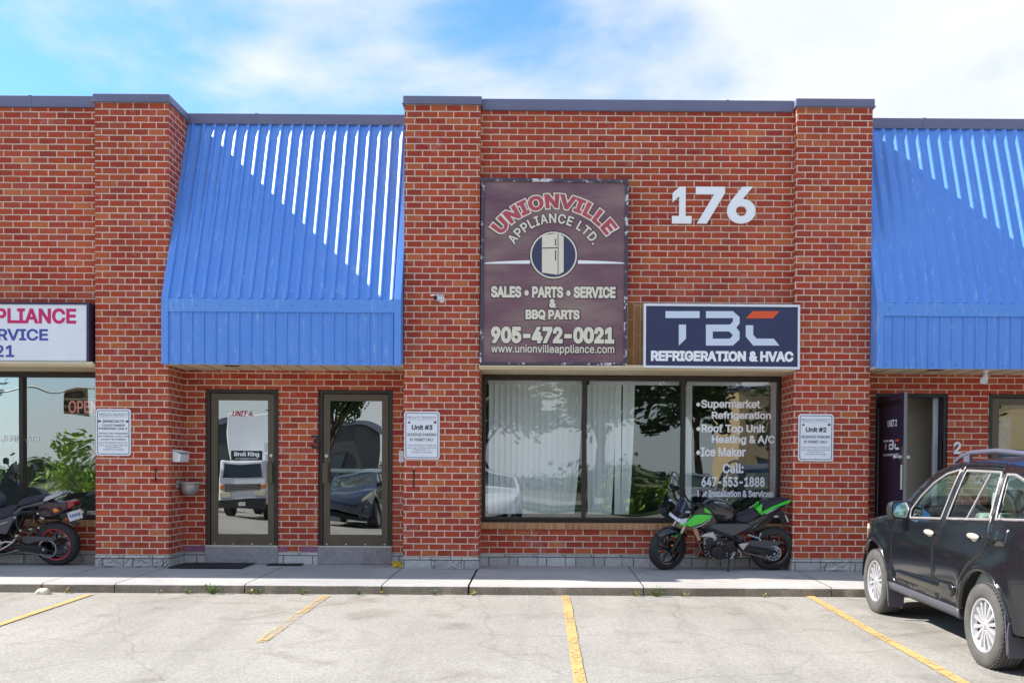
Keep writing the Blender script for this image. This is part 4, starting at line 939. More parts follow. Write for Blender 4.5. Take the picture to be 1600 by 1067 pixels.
def rounded(poly, r, n=4):
    out = []
    for i in range(len(poly)):
        p, a, b = Vector(poly[i]), Vector(poly[i-1]), Vector(poly[(i+1) % len(poly)])
        ra = min(r, (a-p).length*.45); rb = min(r, (b-p).length*.45)
        A = p+(a-p).normalized()*ra; Bq = p+(b-p).normalized()*rb
        for k in range(n+1):
            t = k/n; out.append(tuple(A*(1-t)**2+p*2*t*(1-t)+Bq*t*t))
    return out
def shrink(poly, d):
    n = len(poly); ar = sum(poly[i-1][0]*poly[i][1]-poly[i][0]*poly[i-1][1] for i in range(n)); s = 1 if ar > 0 else -1; out = []
    for i in range(n):
        a, p, b = Vector(poly[i-1]), Vector(poly[i]), Vector(poly[(i+1) % n])
        e1 = (p-a); e2 = (b-p)
        if e1.length < 1e-6 or e2.length < 1e-6: out.append(tuple(p)); continue
        n1 = Vector((-e1.y, e1.x)).normalized()*s; n2 = Vector((-e2.y, e2.x)).normalized()*s
        m_ = (n1+n2); m_ = m_.normalized() if m_.length > 1e-4 else n1
        out.append(tuple(p+m_*d/max(.4, m_.dot(n1))))
    return out
def arc(cx, cy, r, a0, a1, n=18): return [(cx+r*math.cos(R(a0+(a1-a0)*k/n)), cy+r*math.sin(R(a0+(a1-a0)*k/n))) for k in range(n+1)]

WB = 2.50
W_TAB = [(.20, .79), (.33, .828), (.42, .845), (.55, .852), (.62, .862), (.74, .868), (.90, .862), (1.02, .848), (1.12, .826), (1.3, .765), (1.5, .692), (1.58, .655), (1.62, .62), (1.66, .57)]
def car_w(l, h):
    w = smooth_tab(W_TAB, h, .03)
    if l < .15: w -= .30*(min(1, (.15-l)/.95))**2.6
    if l > 2.7: w -= .09*((l-2.7)/.66)**2
    for c in (0, WB):
        d = math.hypot(l-c, h-.36)
        if h > .25: w += .022*math.exp(-((d-.45)/.055)**2)
    # crease along the doors
    w -= .010*math.exp(-((h-.965)/.03)**2) if .3 < l < 3 else 0
    return w
TOP = [(-.80, .42), (-.80, .62), (-.765, .74), (-.64, .86), (-.36, .96), (.08, 1.03), (.40, 1.075), (.56, 1.12), (.76, 1.285), (.96, 1.44), (1.16, 1.545), (1.34, 1.60), (1.56, 1.632), (1.93, 1.645), (2.4, 1.635), (2.8, 1.605), (3.03, 1.56), (3.2, 1.38), (3.31, 1.15), (3.35, .9), (3.37, .6), (3.36, .36)]
ROCK = [(3.36, .36), (2.96, .34)] + arc(WB, .36, .425, 2, 176, 20) + [(2.05, .31), (.46, .31)] + arc(0, .36, .415, 2, 176, 20) + [(-.44, .30), (-.74, .30), (-.80, .42)]
FWIN = [(.885, 1.085), (.87, 1.16), (.98, 1.285), (1.16, 1.425), (1.36, 1.515), (1.585, 1.558), (1.60, 1.545), (1.575, 1.13)]
RWIN = [(1.70, 1.140), (1.725, 1.556), (2.34, 1.558), (2.365, 1.545), (2.46, 1.19)]
QWIN = [(2.56, 1.20), (2.47, 1.545), (2.60, 1.545), (2.78, 1.505), (2.93, 1.40), (3.05, 1.23)]
FDOOR = [(.50, .46), (.50, .90), (.60, 1.06), (.80, 1.115), (.84, 1.20), (.96, 1.325), (1.15, 1.465), (1.36, 1.553), (1.62, 1.592), (1.635, 1.56), (1.615, 1.10), (1.50, .86), (1.52, .62), (1.62, .42), (1.55, .40), (.58, .405)]
RDOOR = [(1.64, .42), (1.54, .62), (1.52, .86), (1.635, 1.10), (1.66, 1.56), (1.65, 1.592), (2.0, 1.60), (2.36, 1.592), (2.41, 1.55), (2.50, 1.17), (2.535, 1.02), (2.47, .90), (2.32, .82), (2.16, .70), (2.06, .55), (2.02, .42)]
def surf_panel(mb, outer, holes=(), side=-1, off=0.0, step=.055, lip=.014, wf=car_w):
    outer = resamp(outer, step); holes = [resamp(h, step) for h in holes]
    pts = [Vector(p) for p in outer]; edges = [(i, (i+1) % len(outer)) for i in range(len(outer))]
    for h in holes:
        o = len(pts); pts += [Vector(p) for p in h]; edges += [(o+i, o+(i+1) % len(h)) for i in range(len(h))]
    nb = len(pts); x0, x1 = min(p[0] for p in outer), max(p[0] for p in outer); y0, y1 = min(p[1] for p in outer), max(p[1] for p in outer)
    bp = [tuple(p) for p in pts]; y = y0+step*.4
    while y < y1:
        x = x0+step*.4
        while x < x1:
            if pip((x, y), outer) and not any(pip((x, y), h) for h in holes) and min((p[0]-x)**2+(p[1]-y)**2 for p in bp) > (step*.5)**2: pts.append(Vector((x, y)))
            x += step
        y += step
    res = geometry.delaunay_2d_cdt(pts, edges, [], 0, 1e-5)
    V, F = res[0], res[2]; fs = []
    for f in F:
        c = (sum(V[i].x for i in f)/3, sum(V[i].y for i in f)/3)
        if pip(c, outer) and not any(pip(c, h) for h in holes):
            a, b, d = V[f[0]], V[f[1]], V[f[2]]
            ccw = (b.x-a.x)*(d.y-a.y)-(b.y-a.y)*(d.x-a.x) > 0
            f = tuple(f) if ccw == (side > 0) else tuple(f[::-1]); fs.append(f[::-1])
    P = lambda l, h, dw: (side*(wf(l, h)+off-dw), -l, h)
    mb.add([P(v.x, v.y, 0) for v in V], fs)
    if lip:
        for loop in [outer]+holes:
            n = len(loop); mb.add([P(p[0], p[1], 0) for p in loop]+[P(p[0], p[1], lip) for p in loop], [(i, (i+1) % n, n+(i+1) % n, n+i) for i in range(n)])
def make_wheel(T, x, y, z, side, paint_rim, m_tyre, m_rotor):
    M = Matrix.Translation((x, y, z)) @ (Matrix.Identity(4) if side > 0 else Matrix.Rotation(R(180), 4, 'Z'))
    Rt, w = .345, .108
    prof = [(.215, .085), (.225, .097), (.25, .104), (.285, .108), (.315, .102), (.333, .088), (.340, .070)]
    tread = []
    for a in (.060, .028, -.004, -.036, -.068): tread += [(Rt, a), (Rt, a-.022), (Rt-.010, a-.024), (Rt-.010, a-.030)]
    prof = prof + tread + [(Rt, -.075), (.333, -.092), (.315, -.102), (.285, -.106), (.25, -.104), (.225, -.095), (.215, -.085)]
    W = thing_part('wheel', MB().lathe([(.215, -.09), (.212, .08), (.203, .083), (.2, .05), (.19, -.06), (.0, -.07)], 40, M), m_rotor, T, smooth=True)
    b = MB().lathe(prof, 64, M)
    for k in range(56):                                     # tread blocks at the shoulders
        a = 2*math.pi*k/56
        for ax in (.075, -.085): b.box(-.014+ax, .014+ax, -.008, .008, Rt-.012, Rt-.003, M @ Matrix.Rotation(a, 4, 'X'))
    thing_part('tyre', b, m_tyre, W, smooth=True)
    b = MB().lathe([(.222, .088), (.214, .094), (.203, .088), (.196, .06), (.19, .05)], 48, M)
    ns = 14
    for k in range(ns):
        Q = M @ Matrix.Rotation(2*math.pi*k/ns, 4, 'X')
        b.add([Q @ Vector(p) for p in [(.078, -.011, .05), (.078, .011, .05), (.074, .017, .203), (.074, -.017, .203), (.050, -.014, .05), (.050, .014, .05), (.05, .020, .203), (.05, -.020, .203)]], [(0, 1, 2, 3), (4, 7, 6, 5), (0, 3, 7, 4), (1, 5, 6, 2), (3, 2, 6, 7)])
    b.lathe([(.0, .088), (.026, .088), (.031, .078), (.050, .080), (.062, .074), (.066, .05)], 28, M)
    for k in range(5):
        a = 2*math.pi*(k+.5)/5; b.tube([M @ Vector((.072, .046*math.sin(a), .046*math.cos(a))), M @ Vector((.086, .046*math.sin(a), .046*math.cos(a)))], .008, 6)
    thing_part('rim', b, paint_rim, W, smooth=True)
    return W
def thing_part(name, mb, m, T, **k): return mb.build(name, m, T, world=False, **k)
m_carpaint = mat('black car paint', (.007, .008, .011), .2, 0, .5, coat=.35)
m_carclad = mat('dark grey cladding', s2l(74, 74, 82), .45)
m_tyre = mat('tyre rubber', (.028, .027, .026), .75, bump=.2, bscale=90)
m_tyred = mat('dusty tyre rubber', (.075, .072, .068), .85, bump=.3, bscale=90, var=.25, vscale=8)
m_alloy = mat('silver alloy', (.56, .56, .58), .34, .55)
m_rotor = mat('wheel well dark', (.015, .015, .016), .7)
m_chrome = mat('chrome', (.82, .82, .84), .12, 1)
m_seat = mat('grey green seat cloth', s2l(165, 176, 168), .9)
m_trim = mat('black plastic trim', (.02, .02, .022), .45)
m_lens = mat('clear lamp lens', s2l(215, 205, 180), .12, .0, .8)
m_mirror = mat('mirror silvering', (.75, .8, .85), .03, 1)
def make_suv(paint, label, loc, glass, group=None, rims=None):
    T = thing('parked_car', label, 'car', (0, 0, 0), group)
    b = MB()
    for s in (-1, 1): surf_panel(b, TOP[:1]+TOP[1:]+ROCK[1:-1], [FDOOR, RDOOR, QWIN], s, step=.05)
    # top skin: hood, roof, tailgate (windscreen and rear window are glass parts)
    st = resamp(TOP, .06, False)+[TOP[-1]]; nc = 13
    def row(l, h, dl, dh, w):
        k = .055 if h > 1.1 else (.075 if l < .6 else .04); n = Vector((-dh, dl)).normalized()
        if n.y < 0 and abs(n.y) > .7: n = -n
        if l < 1 and n.x > 0.3: n = -n
        return [(w*t, -(l+n.x*k*(1-t*t)), h+n.y*k*(1-t*t)) for t in [(-1+2*i/(nc-1)) for i in range(nc)]]
    rows = []
    for i, (l, h) in enumerate(st):
        a, c = st[max(0, i-1)], st[min(len(st)-1, i+1)]; rows.append((l, h, row(l, h, c[0]-a[0], c[1]-a[1], car_w(l, h))))
    gw, gb, gr = MB(), MB(), MB()
    for (l0, h0, r0), (l1, h1, r1) in zip(rows, rows[1:]):
        ws = .60 < (l0+l1)/2 < 1.27; rw = (l0+l1)/2 > 3.06 and (h0+h1)/2 > 1.17
        for i in range(nc-1):
            q = [r0[i], r0[i+1], r1[i+1], r1[i]]
            inn = 1 <= i < nc-2
            (gw if ws and inn else gb if rw and inn else b).add(q, [(0, 1, 2, 3)])
    body = thing_part('body', b, paint, T, smooth='all', fix=True)
    thing_part('windscreen', gw, glass, T, smooth='all'); thing_part('rear_window', gb, glass, T, smooth='all')
    for s in (-1, 1):
        for nm, poly, win, hl, hh in (('front_door', FDOOR, FWIN, 1.40, .985), ('rear_door', RDOOR, RWIN, 2.29, 1.035)):
            b = MB(); surf_panel(b, shrink(poly, .0045), [win], s, step=.05)
            d = thing_part(nm, b, paint, T, smooth='all')
            b = MB(); surf_panel(b, shrink(win, -.004), [], s, off=-.012, step=.09, lip=0); thing_part('window', b, glass, d, smooth='all')
            # bright belt strip and window surround
            b = MB(); i_, o_ = shrink(win, .012), shrink(win, -.010); i_, o_ = resamp(i_, .08), None
            b2 = MB(); surf_panel(b2, shrink(win, -.014), [shrink(win, .006)], s, off=.003, step=.05, lip=.006); thing_part('window_trim', b2, m_carclad2, d, smooth='all')
            b = MB(); w = car_w(hl, hh); b.ball((s*(w+.012), -hl, hh), .014, .115, .026, 14, 8); b.ball((s*(w-.002), -hl, hh-.012), .012, .07, .034, 12, 6)
            thing_part('handle', b, m_handle, d, smooth='all')
            if nm == 'rear_door': b = MB().tube([(s*(car_w(2.17, 1.545)-.004), -2.185, 1.545), (s*(car_w(2.10, 1.16)-.004), -2.06, 1.15)], .011, 6); thing_part('window_divider', b, m_carclad2, d)
        b = MB(); surf_panel(b, shrink(QWIN, -.004), [], s, off=-.010, step=.09, lip=0); thing_part('quarter_window', b, glass, T, smooth='all')
        b = MB(); surf_panel(b, shrink(QWIN, -.014), [shrink(QWIN, .006)], s, off=.003, step=.05, lip=.006); thing_part('window_trim', b, m_carclad2, T, smooth='all')
        # lower side moulding with a rounded rear end, rocker, arch lips
        b = MB(); surf_panel(b, rounded([(.56, .45), (.60, .545), (1.40, .57), (1.90, .60), (1.99, .55), (1.90, .47), (1.2, .45)], .05), [], s, off=.012, step=.05, lip=.014); thing_part('side_moulding', b, paint, T, smooth='all')
        b = MB(); surf_panel(b, [(.44, .31), (.45, .395), (2.06, .395), (2.07, .31)], [], s, off=.006, step=.06, lip=.02); thing_part('rocker', b, m_carclad, T, smooth='all')
        for c in (0, WB):
            b = MB(); surf_panel(b, arc(c, .36, .447, 6, 174, 24)+arc(c, .36, .412, 174, 6, 24), [], s, off=.008, step=.04, lip=.03); thing_part('wheel_arch_trim', b, paint, T, smooth='all')
        b = MB(); surf_panel(b, rounded([(2.64, .99), (2.83, 1.0), (2.83, 1.145), (2.64, 1.135)], .03), [], s, off=.004, step=.05, lip=.006); thing_part('fuel_flap', b, paint, T, smooth='all')
        b = MB(); surf_panel(b, [(-.72, .70), (-.42, .76), (-.27, .88), (-.40, .92), (-.62, .84), (-.73, .77)], [], s, off=.012, step=.05, lip=.012); thing_part('headlight', b, m_lens, T, smooth='all')
        b = MB(); surf_panel(b, [(3.22, .74), (3.35, .74), (3.31, 1.1), (3.25, 1.12)], [], s, off=.010, step=.06, lip=.012); thing_part('tail_light', b, mat_tail, T, smooth='all')
        # door mirror
        b = MB(); Mm = Matrix.Translation((s*.905, -.79, 1.145)) @ Matrix.Rotation(R(-10*s), 4, 'Z') @ Matrix.Rotation(R(-6), 4, 'X') @ Matrix.Scale(1.12, 4)
        ol = rounded([(-.095, -.072), (.095, -.072), (.105, .02), (.085, .075), (-.085, .075), (-.105, .02)], .035, 5)
        n = len(ol); V = []
        for k, (sc, yy) in enumerate([(1.0, -.055), (1.06, -.03), (1.02, .02), (.8, .065), (.4, .085)]): V += [Mm @ Vector((p[0]*sc, yy, p[1]*sc)) for p in ol]
        b.add(V, [(k*n+i, k*n+(i+1) % n, (k+1)*n+(i+1) % n, (k+1)*n+i) for k in range(4) for i in range(n)]+[tuple(range(4*n, 5*n)), tuple(range(n-1, -1, -1))])
        b.tube([(s*.76, -.84, 1.10), (s*.88, -.80, 1.11)], [.05, .035], 8)
        mm_ = thing_part('door_mirror', b, m_trim, T, smooth=True)
        b = MB().prism([(p[0]*.90, p[1]*.88) for p in ol], -.060, -.057, 'xz', Mm); thing_part('mirror_glass', b, m_mirror, mm_)
        # roof rail with three feet
        rl = [(1.30, 1.625), (1.42, 1.675), (1.62, 1.715), (2.1, 1.735), (2.6, 1.715), (2.84, 1.675), (2.94, 1.62)]
        b = MB().tube([(s*.585, -l, h) for l, h in rl], [.016, .021, .021, .021, .021, .021, .016], 8)
        b.box(s*.585-.014, s*.585+.014, -1.62, -1.50, 1.63, 1.70).box(s*.585-.014, s*.585+.014, -2.78, -2.66, 1.60, 1.70)
        thing_part('roof_rail', b, m_rail, T, smooth=True)
        # mud flaps
        for l0, hh in ((.395, .60), (2.905, .56)):
            b = MB().prism([(s*.70, .14 if l0 < 1 else .17), (s*.86, .14 if l0 < 1 else .17), (s*.872, .36), (s*.866, .44), (s*.70, .44)], -l0-.045, -l0-.03); b.prism([(-l0+.015, .50), (-l0-.045, .19), (-l0-.03, .19), (-l0+.03, .50)], s*.855, s*.870, 'yz'); thing_part('mud_flap', b, m_flap, T, bevel=.006)
        for l in (0, WB): make_wheel(T, s*.76, -l, .338, s, rims or m_alloy, m_tyred, m_rotor)
    # underbody, wheel housings, cabin
    b = MB().box(-.72, .72, -3.25, .66, .26, .36).box(-.60, .60, -2.1, -.45, .36, .5)
    for s in (-1, 1):
        for c in (0, WB):
            V = []
            for k in range(17):
                t_ = R(-4+188*k/16); V += [(s*.84, -c+.432*math.cos(t_), .37+.432*math.sin(t_)), (s*.56, -c+.432*math.cos(t_), .37+.432*math.sin(t_))]
            b.add(V, [(2*k, 2*k+1, 2*k+3, 2*k+2) for k in range(16)]); b.box(s*.52, s*.56, -c-.42, -c+.42, .36, .82)
    thing_part('underbody', b, m_rotor, T)
    b = MB()
    for s in (-1, 1):
        b.prism([(-.45, .40), (-.47, .88), (-.55, .92), (-2.55, 1.0), (-3.2, .95), (-3.2, .40)], s*.76, s*.74, 'yz')
    b.box(-.74, .74, -.92, -.50, .5, 1.02)
    thing_part('cabin_lining', b, m_seat, T, bevel=.01)
    for x in (-.36, .36):
        b = MB().box(x-.25, x+.25, -1.72, -1.2, .50, .68); Ms = Matrix.Translation((x, -1.72, .66)) @ Matrix.Rotation(R(-14), 4, 'X').inverted()
        b.box(-.24, .24, -.06, .08, 0, .58, Matrix.Translation((x, -1.68, .62)) @ Matrix.Rotation(R(14), 4, 'X')).box(-.13, .13, -.05, .05, .62, .80, Matrix.Translation((x, -1.68, .62)) @ Matrix.Rotation(R(14), 4, 'X'))
        thing_part('front_seat', b, m_seat, T, bevel=.04, seg=3)
    b = MB().box(-.65, .65, -2.62, -2.15, .55, .70)
    Mr = Matrix.Translation((0, -2.58, .66)) @ Matrix.Rotation(R(14), 4, 'X'); b.box(-.65, .65, -.06, .08, 0, .55, Mr)
    for x in (-.38, .38): b.box(x-.13, x+.13, -.05, .05, .57, .74, Mr)
    thing_part('rear_seat', b, m_seat, T, bevel=.04, seg=3)
    b = MB(); Mst = Matrix.Translation((-.37, -1.02, 1.0)) @ Matrix.Rotation(R(62), 4, 'X'); pts = [Mst @ Vector((.18*math.cos(2*math.pi*k/28), .18*math.sin(2*math.pi*k/28), 0)) for k in range(29)]
    b.tube(pts, .014, 8).tube([Mst @ Vector((-.18, 0, 0)), Mst @ Vector((.18, 0, 0))], .018, 6).tube([Mst @ Vector((0, 0, 0)), Mst @ Vector((0, .02, -.25))], .03, 8)
    thing_part('steering_wheel', b, m_trim, T, smooth=True)
    b = MB().lathe([(0, .10), (.28, .10), (.345, .07), (.345, -.07), (.28, -.10), (0, -.1)], 40, Matrix.Translation((.1, -3.47, .86)) @ Matrix.Rotation(R(90), 4, 'Z')); thing_part('spare_wheel_cover', b, paint, T, smooth=True)
    T.location = loc[:3]; T.rotation_euler = loc[3]
    return T
m_carclad2 = mat('grey window trim', s2l(150, 146, 146), .4, .3)
m_handle = mat('champagne handle', s2l(190, 182, 168), .35, .2)
m_rail = mat('grey roof rail', s2l(92, 92, 108), .4, .2)
m_flap = mat('grey mud flap', s2l(78, 76, 84), .6)
mat_tail = mat('red tail lamp', (.25, .01, .01), .15)
suvY = -2.565
suv = make_suv(m_carpaint, 'black compact SUV parked nose in before the open plum door', (3.54+.868, suvY, ground(suvY)-.004, (math.atan(.025), 0, 0)), m_cglass)
# ------------------------------------------------------------------ motorcycles
def moto_wheel(T, c, steer, r, w, m_t, m_r, stripe=None, disc=.15, name='wheel', sides=(-1, 1)):
    M = Matrix.Translation(c) @ Matrix.Rotation(steer, 4, 'Z') @ Matrix.Rotation(R(90), 4, 'Z')   # axle along y
    rim = r*.725
    W = thing_part(name, MB().lathe([(rim-.022, -w*.36), (rim, -w*.40), (rim-.006, -w*.30), (rim-.020, 0), (rim-.006, w*.30), (rim, w*.40), (rim-.022, w*.36)], 44, M, closed=True), m_r, T, smooth=True)
    prof = []
    for k in range(15):
        a = math.pi*(k/14); prof.append((rim-.004+(r-rim+.004)*math.sin(a)**.62, -w*.5*math.cos(a)))
    thing_part('tyre', MB().lathe(prof, 56, M), m_t, W, smooth='all')
    b = MB()
    for k in range(5):
        for d in (-.16, .16):
            a = 2*math.pi*k/5+.2; p = M @ Vector((0, .04*math.cos(a), .04*math.sin(a))); q = M @ Vector((0, (rim-.015)*math.cos(a+d), (rim-.015)*math.sin(a+d))); b.tube([p, q], [.016, .010], 6)
    b.tube([M @ Vector((-w*.5, 0, 0)), M @ Vector((w*.5, 0, 0))], .035, 14); thing_part('spokes', b, m_r, W, smooth=True)
    b = MB()
    for sx in sides: b.lathe([(disc*.55, sx*(w*.5+.002)), (disc, sx*(w*.5+.002)), (disc, sx*(w*.5+.007)), (disc*.55, sx*(w*.5+.007))], 36, M, closed=True)
    thing_part('brake_disc', b, m_steel, W)
    if stripe:
        b = MB()
        for sx in (-1, 1): b.lathe([(rim-.020, sx*w*.42), (rim+.001, sx*w*.435), (rim+.001, sx*w*.39), (rim-.020, sx*w*.38)], 48, M, closed=True)
        thing_part('rim_stripe', b, stripe, W)
    return W
m_mblk = mat('gloss black fairing', (.012, .012, .015), .18, 0, .5, coat=.6); m_green = mat('lime green fairing', (.035, .60, .03), .25, 0, .5, coat=.7)
m_eng = mat('charcoal engine casting', s2l(52, 50, 54), .45, .4, bump=.3, bscale=70); m_mseat = mat('bike seat vinyl', s2l(38, 40, 54), .6)
m_mgrey = mat('satin grey panel', s2l(78, 78, 84), .4, .2); m_exh = mat('heat tinted exhaust', s2l(150, 122, 104), .3, .9); m_amber = mat('amber lens', (.75, .22, .03), .2); m_gold = mat('light alloy', s2l(190, 180, 165), .35, .8)
m_silv = mat('silver panel', s2l(170, 172, 180), .3, .6); m_bar = mat('black bars', (.012, .012, .013), .4)
def sub(root, name, m, polys, bevel=.008, smooth=True, parent=None):
    for poly, y0, y1 in polys: o = thing_part(name, MB().prism(poly, y0, y1), m, parent or root, bevel=bevel, seg=2)
    return o
def finish_copy_none(): pass

def green_bike():
    T = thing('motorcycle', 'lime green and black naked motorcycle leaning on its side stand', 'motorcycle', (0, 0, 0), 'motorcycles parked on the pavement')
    f = lambda pts: [((x-785)/732, (998-z)/732) for x, z in pts]
    g = lambda x, z, y=0: Vector(((x-785)/732, y, (998-z)/732))
    rc = g(1287, 780); fc = g(262, 785); st = R(28)
    moto_wheel(T, rc, 0, .298, .15, m_tyre, m_mblk, None, .11, 'rear_wheel', (1,)); 
    # front end turned towards the camera
    top = g(440, 400); ax = (top-fc).normalized()
    S = Matrix.Translation(g(455, 430)) @ Matrix.Rotation(st, 4, ax) @ Matrix.Translation(-g(455, 430))
    fc2 = S @ fc; moto_wheel(T, fc2, st, .292, .115, m_tyre, m_mblk, None, .15, 'front_wheel', (1,))
    for y in (-.10, .10):
        thing_part('fork_leg', MB().tube([S @ (fc+Vector((0, y, 0))), S @ (g(330, 660)+Vector((0, y, 0))), S @ (g(350, 600)+Vector((0, y, 0)))], [.026, .028, .028], 12), m_bar, T, smooth=True)
        thing_part('fork_tube', MB().tube([S @ (g(352, 600)+Vector((0, y, 0))), S @ (g(440, 400)+Vector((0, y, 0)))], .021, 12), m_gold, T, smooth=True)
    b = MB().box(-.13, .13, -.02, .02, -.02, .02, S @ Matrix.Translation(g(405, 470)) @ Matrix.Rotation(R(90), 4, 'Z')).box(-.13, .13, -.02, .02, -.02, .02, S @ Matrix.Translation(g(440, 395)) @ Matrix.Rotation(R(90), 4, 'Z')); thing_part('triple_clamp', b, m_bar, T, bevel=.006)
    # front fender: a strip that wraps the tyre
    b = MB(); V = []; n = 14
    for k in range(n+1):
        a = R(32+98*k/n); 
        for j in range(7):
            y = (-1+2*j/6)*.072; rr = .318-.05*(y/.072)**4; V.append(S @ (fc+Vector((rr*math.cos(a), y, rr*math.sin(a)))))
    b.add(V, [(k*7+j, (k+1)*7+j, (k+1)*7+j+1, k*7+j+1) for k in range(n) for j in range(6)])
    fd = thing_part('front_fender', b, m_mblk, T, smooth='all', fix=False); 
    for y in (-.076, .076): b = MB(); b.prism([((x-785)/732, (998-z)/732) for x, z in ((285, 635), (330, 605), (375, 625), (345, 650), (300, 648))], y-.003, y+.003, M=S); thing_part('fender_decal', b, m_green, fd)
    for y in (-.085, .085): b = MB(); b.ball(S @ (g(345, 725)+Vector((y*1.25, y, 0))), .018, .012, .018, 10, 6); thing_part('reflector', b, m_amber, T, smooth=True)
    for y in (-.09, .09): b = MB(); b.box(-.03, .03, -.03, .03, -.05, .05, S @ Matrix.Translation(g(330, 770)+Vector((0, y, 0)))); thing_part('brake_caliper', b, m_eng, T, bevel=.01)
    # bars, mirrors
    b = MB(); hb = [g(430, 270, -.36), g(470, 285, -.22), g(480, 310, -.08), g(480, 310, .08), g(470, 285, .22), g(430, 270, .36)]
    hb = [g(560, 290, -.36), g(500, 300, -.22), g(480, 325, -.08), g(480, 325, .08), g(500, 300, .22), g(560, 290, .36)]
    hb = [S @ p for p in hb]; b.tube(hb, .013, 8); h_ = thing_part('handlebar', b, m_bar, T, smooth=True)
    b = MB().tube([hb[0], hb[0]+(hb[1]-hb[0])*.75], .019, 10).tube([hb[5], hb[5]+(hb[4]-hb[5])*.75], .019, 10)
    for q in (hb[1], hb[4]): b.tube([q, q+S.to_3x3() @ Vector((-.05, 0, .02)), q+S.to_3x3() @ Vector((-.06, (q.y-hb[2].y)*1.0, .01))], .007, 6)
    thing_part('grip', b, m_trim, h_, smooth=True)
    for q, sg in ((hb[1], -1), (hb[4], 1)):
        b = MB(); e = q+S.to_3x3() @ Vector((-.13, sg*.11, .235)); b.tube([q, q+(e-q)*.5+Vector((.0, 0, .02)), e], .008, 6)
        ol = rounded([(-.065, -.028), (.06, -.035), (.072, .015), (.03, .04), (-.06, .03)], .02, 4)
        Mq = Matrix.Translation(e+Vector((0, 0, .02))) @ Matrix.Rotation(R(62), 4, 'Z') @ Matrix.Rotation(R(12), 4, 'Y'); b.prism(ol, -.012, .012, 'xz', Mq)
        mr_ = thing_part('mirror', b, m_bar, T, smooth=True)
        thing_part('mirror_glass', MB().prism([(x*.9, z*.86) for x, z in ol], -.0135, -.0122, 'xz', Mq), m_mirror, mr_)
    for y in (-.13, .13): b = MB(); b.ball(S @ g(345, 345, y*1.6), .035, .014, .018, 10, 6); b.tube([S @ g(400, 380, y), S @ g(345, 345, y*1.6)], .007, 6); thing_part('turn_signal', b, m_silv, T, smooth=True)
    # headlight cowl and screen
    def loft(secs, name, m, par=T, S_=None):
        b = MB(); n = len(secs[0]); V = [(S_ @ Vector(p)) if S_ else Vector(p) for s in secs for p in s]
        b.add(V, [(k*n+i, k*n+(i+1) % n, (k+1)*n+(i+1) % n, (k+1)*n+i) for k in range(len(secs)-1) for i in range(n)]+[tuple(range(n-1, -1, -1)), tuple(range((len(secs)-1)*n, len(secs)*n))])
        return thing_part(name, b, m, par, smooth=True)
    def sym(poly, ys):                                       # side outline given several half widths: (outline, y) pairs, mirrored
        return [[(p[0], y, p[1]) for p in o] for o, y in [(o, -y) for o, y in ys]+[(o, y) for o, y in ys[::-1]]]
    def scaled(pts, s, c=None):
        c = c or (sum(p[0] for p in pts)/len(pts), sum(p[1] for p in pts)/len(pts)); return [(c[0]+(p[0]-c[0])*s, c[1]+(p[1]-c[1])*s) for p in pts]
    cw = f([(306, 470), (300, 425), (330, 385), (420, 380), (470, 420), (450, 470), (390, 505), (330, 500)])
    loft(sym(0, [(scaled(cw, .75), .115), (scaled(cw, .95), .095), (cw, .05)]), 'headlight_cowl', m_mblk, T, S)
    hl = f([(292, 466), (300, 440), (432, 440), (420, 490), (330, 502)])
    loft(sym(0, [(scaled(hl, .9), .128), (hl, .10)]), 'headlight', m_lensw, T, S)
    sc = f([(312, 432), (372, 268), (384, 270), (420, 340), (440, 360), (420, 390), (335, 440)])
    loft(sym(0, [(scaled(sc, .8), .085), (sc, .05)]), 'fly_screen', mat('smoked screen', s2l(48, 52, 72), .12, 0, .6), T, S)
    # tank and shrouds
    tk = f([(600, 345), (640, 300), (720, 285), (790, 297), (850, 335), (900, 390), (918, 430), (890, 480), (800, 492), (700, 470), (640, 420)])
    loft(sym(0, [(scaled(tk, .62, (tk[7][0]*.3+tk[3][0]*.7, tk[7][1]*.7+tk[3][1]*.3)), .15), (scaled(tk, .86), .125), (scaled(tk, .97), .08), (tk, .03)]), 'fuel_tank', m_mblk)
    sub(T, 'tank_stripe', m_silv, [(f([(690, 300), (790, 310), (870, 380), (868, 388), (785, 322), (690, 308)]), s*.128-.004, s*.128+.004) for s in (-1, 1)], .002)
    sub(T, 'green_shroud', m_green, [(f([(425, 528), (440, 480), (500, 425), (560, 418), (668, 428), (662, 455), (560, 515), (470, 545)]), s*.165-.014, s*.165+.014) for s in (-1, 1)], .012)
    sub(T, 'green_blade', m_green, [(f([(345, 525), (360, 515), (430, 510), (470, 470), (520, 440), (440, 530), (400, 536)]), s*.15-.012, s*.15+.012) for s in (-1, 1)], .006)
    sub(T, 'green_wing', m_green, [(f([(575, 360), (600, 355), (650, 395), (665, 415), (600, 400)]), s*.155-.008, s*.155+.008) for s in (-1, 1)], .005)
    sub(T, 'black_shroud', m_mblk, [(f([(430, 500), (470, 430), (560, 345), (640, 360), (700, 440), (730, 500), (640, 540), (530, 560), (470, 548)]), s*.13-.02, s*.13+.02) for s in (-1, 1)], .012)
    sub(T, 'shroud_stripe', m_silv, [(f([(480, 552), (560, 526), (655, 462), (657, 470), (563, 536), (482, 560)]), s*.17-.006, s*.17+.006) for s in (-1, 1)], .002)
    # frame, radiator, engine
    sub(T, 'radiator', m_exh, [(f([(488, 570), (530, 555), (575, 680), (545, 690)]), -.14, .14)], .006)
    sub(T, 'side_cover', m_mgrey, [(f([(640, 545), (690, 515), (1000, 515), (1065, 535), (1010, 575), (880, 640), (730, 642)]), s*.125-.02, s*.125+.02) for s in (-1, 1)], .012)
    b = MB()
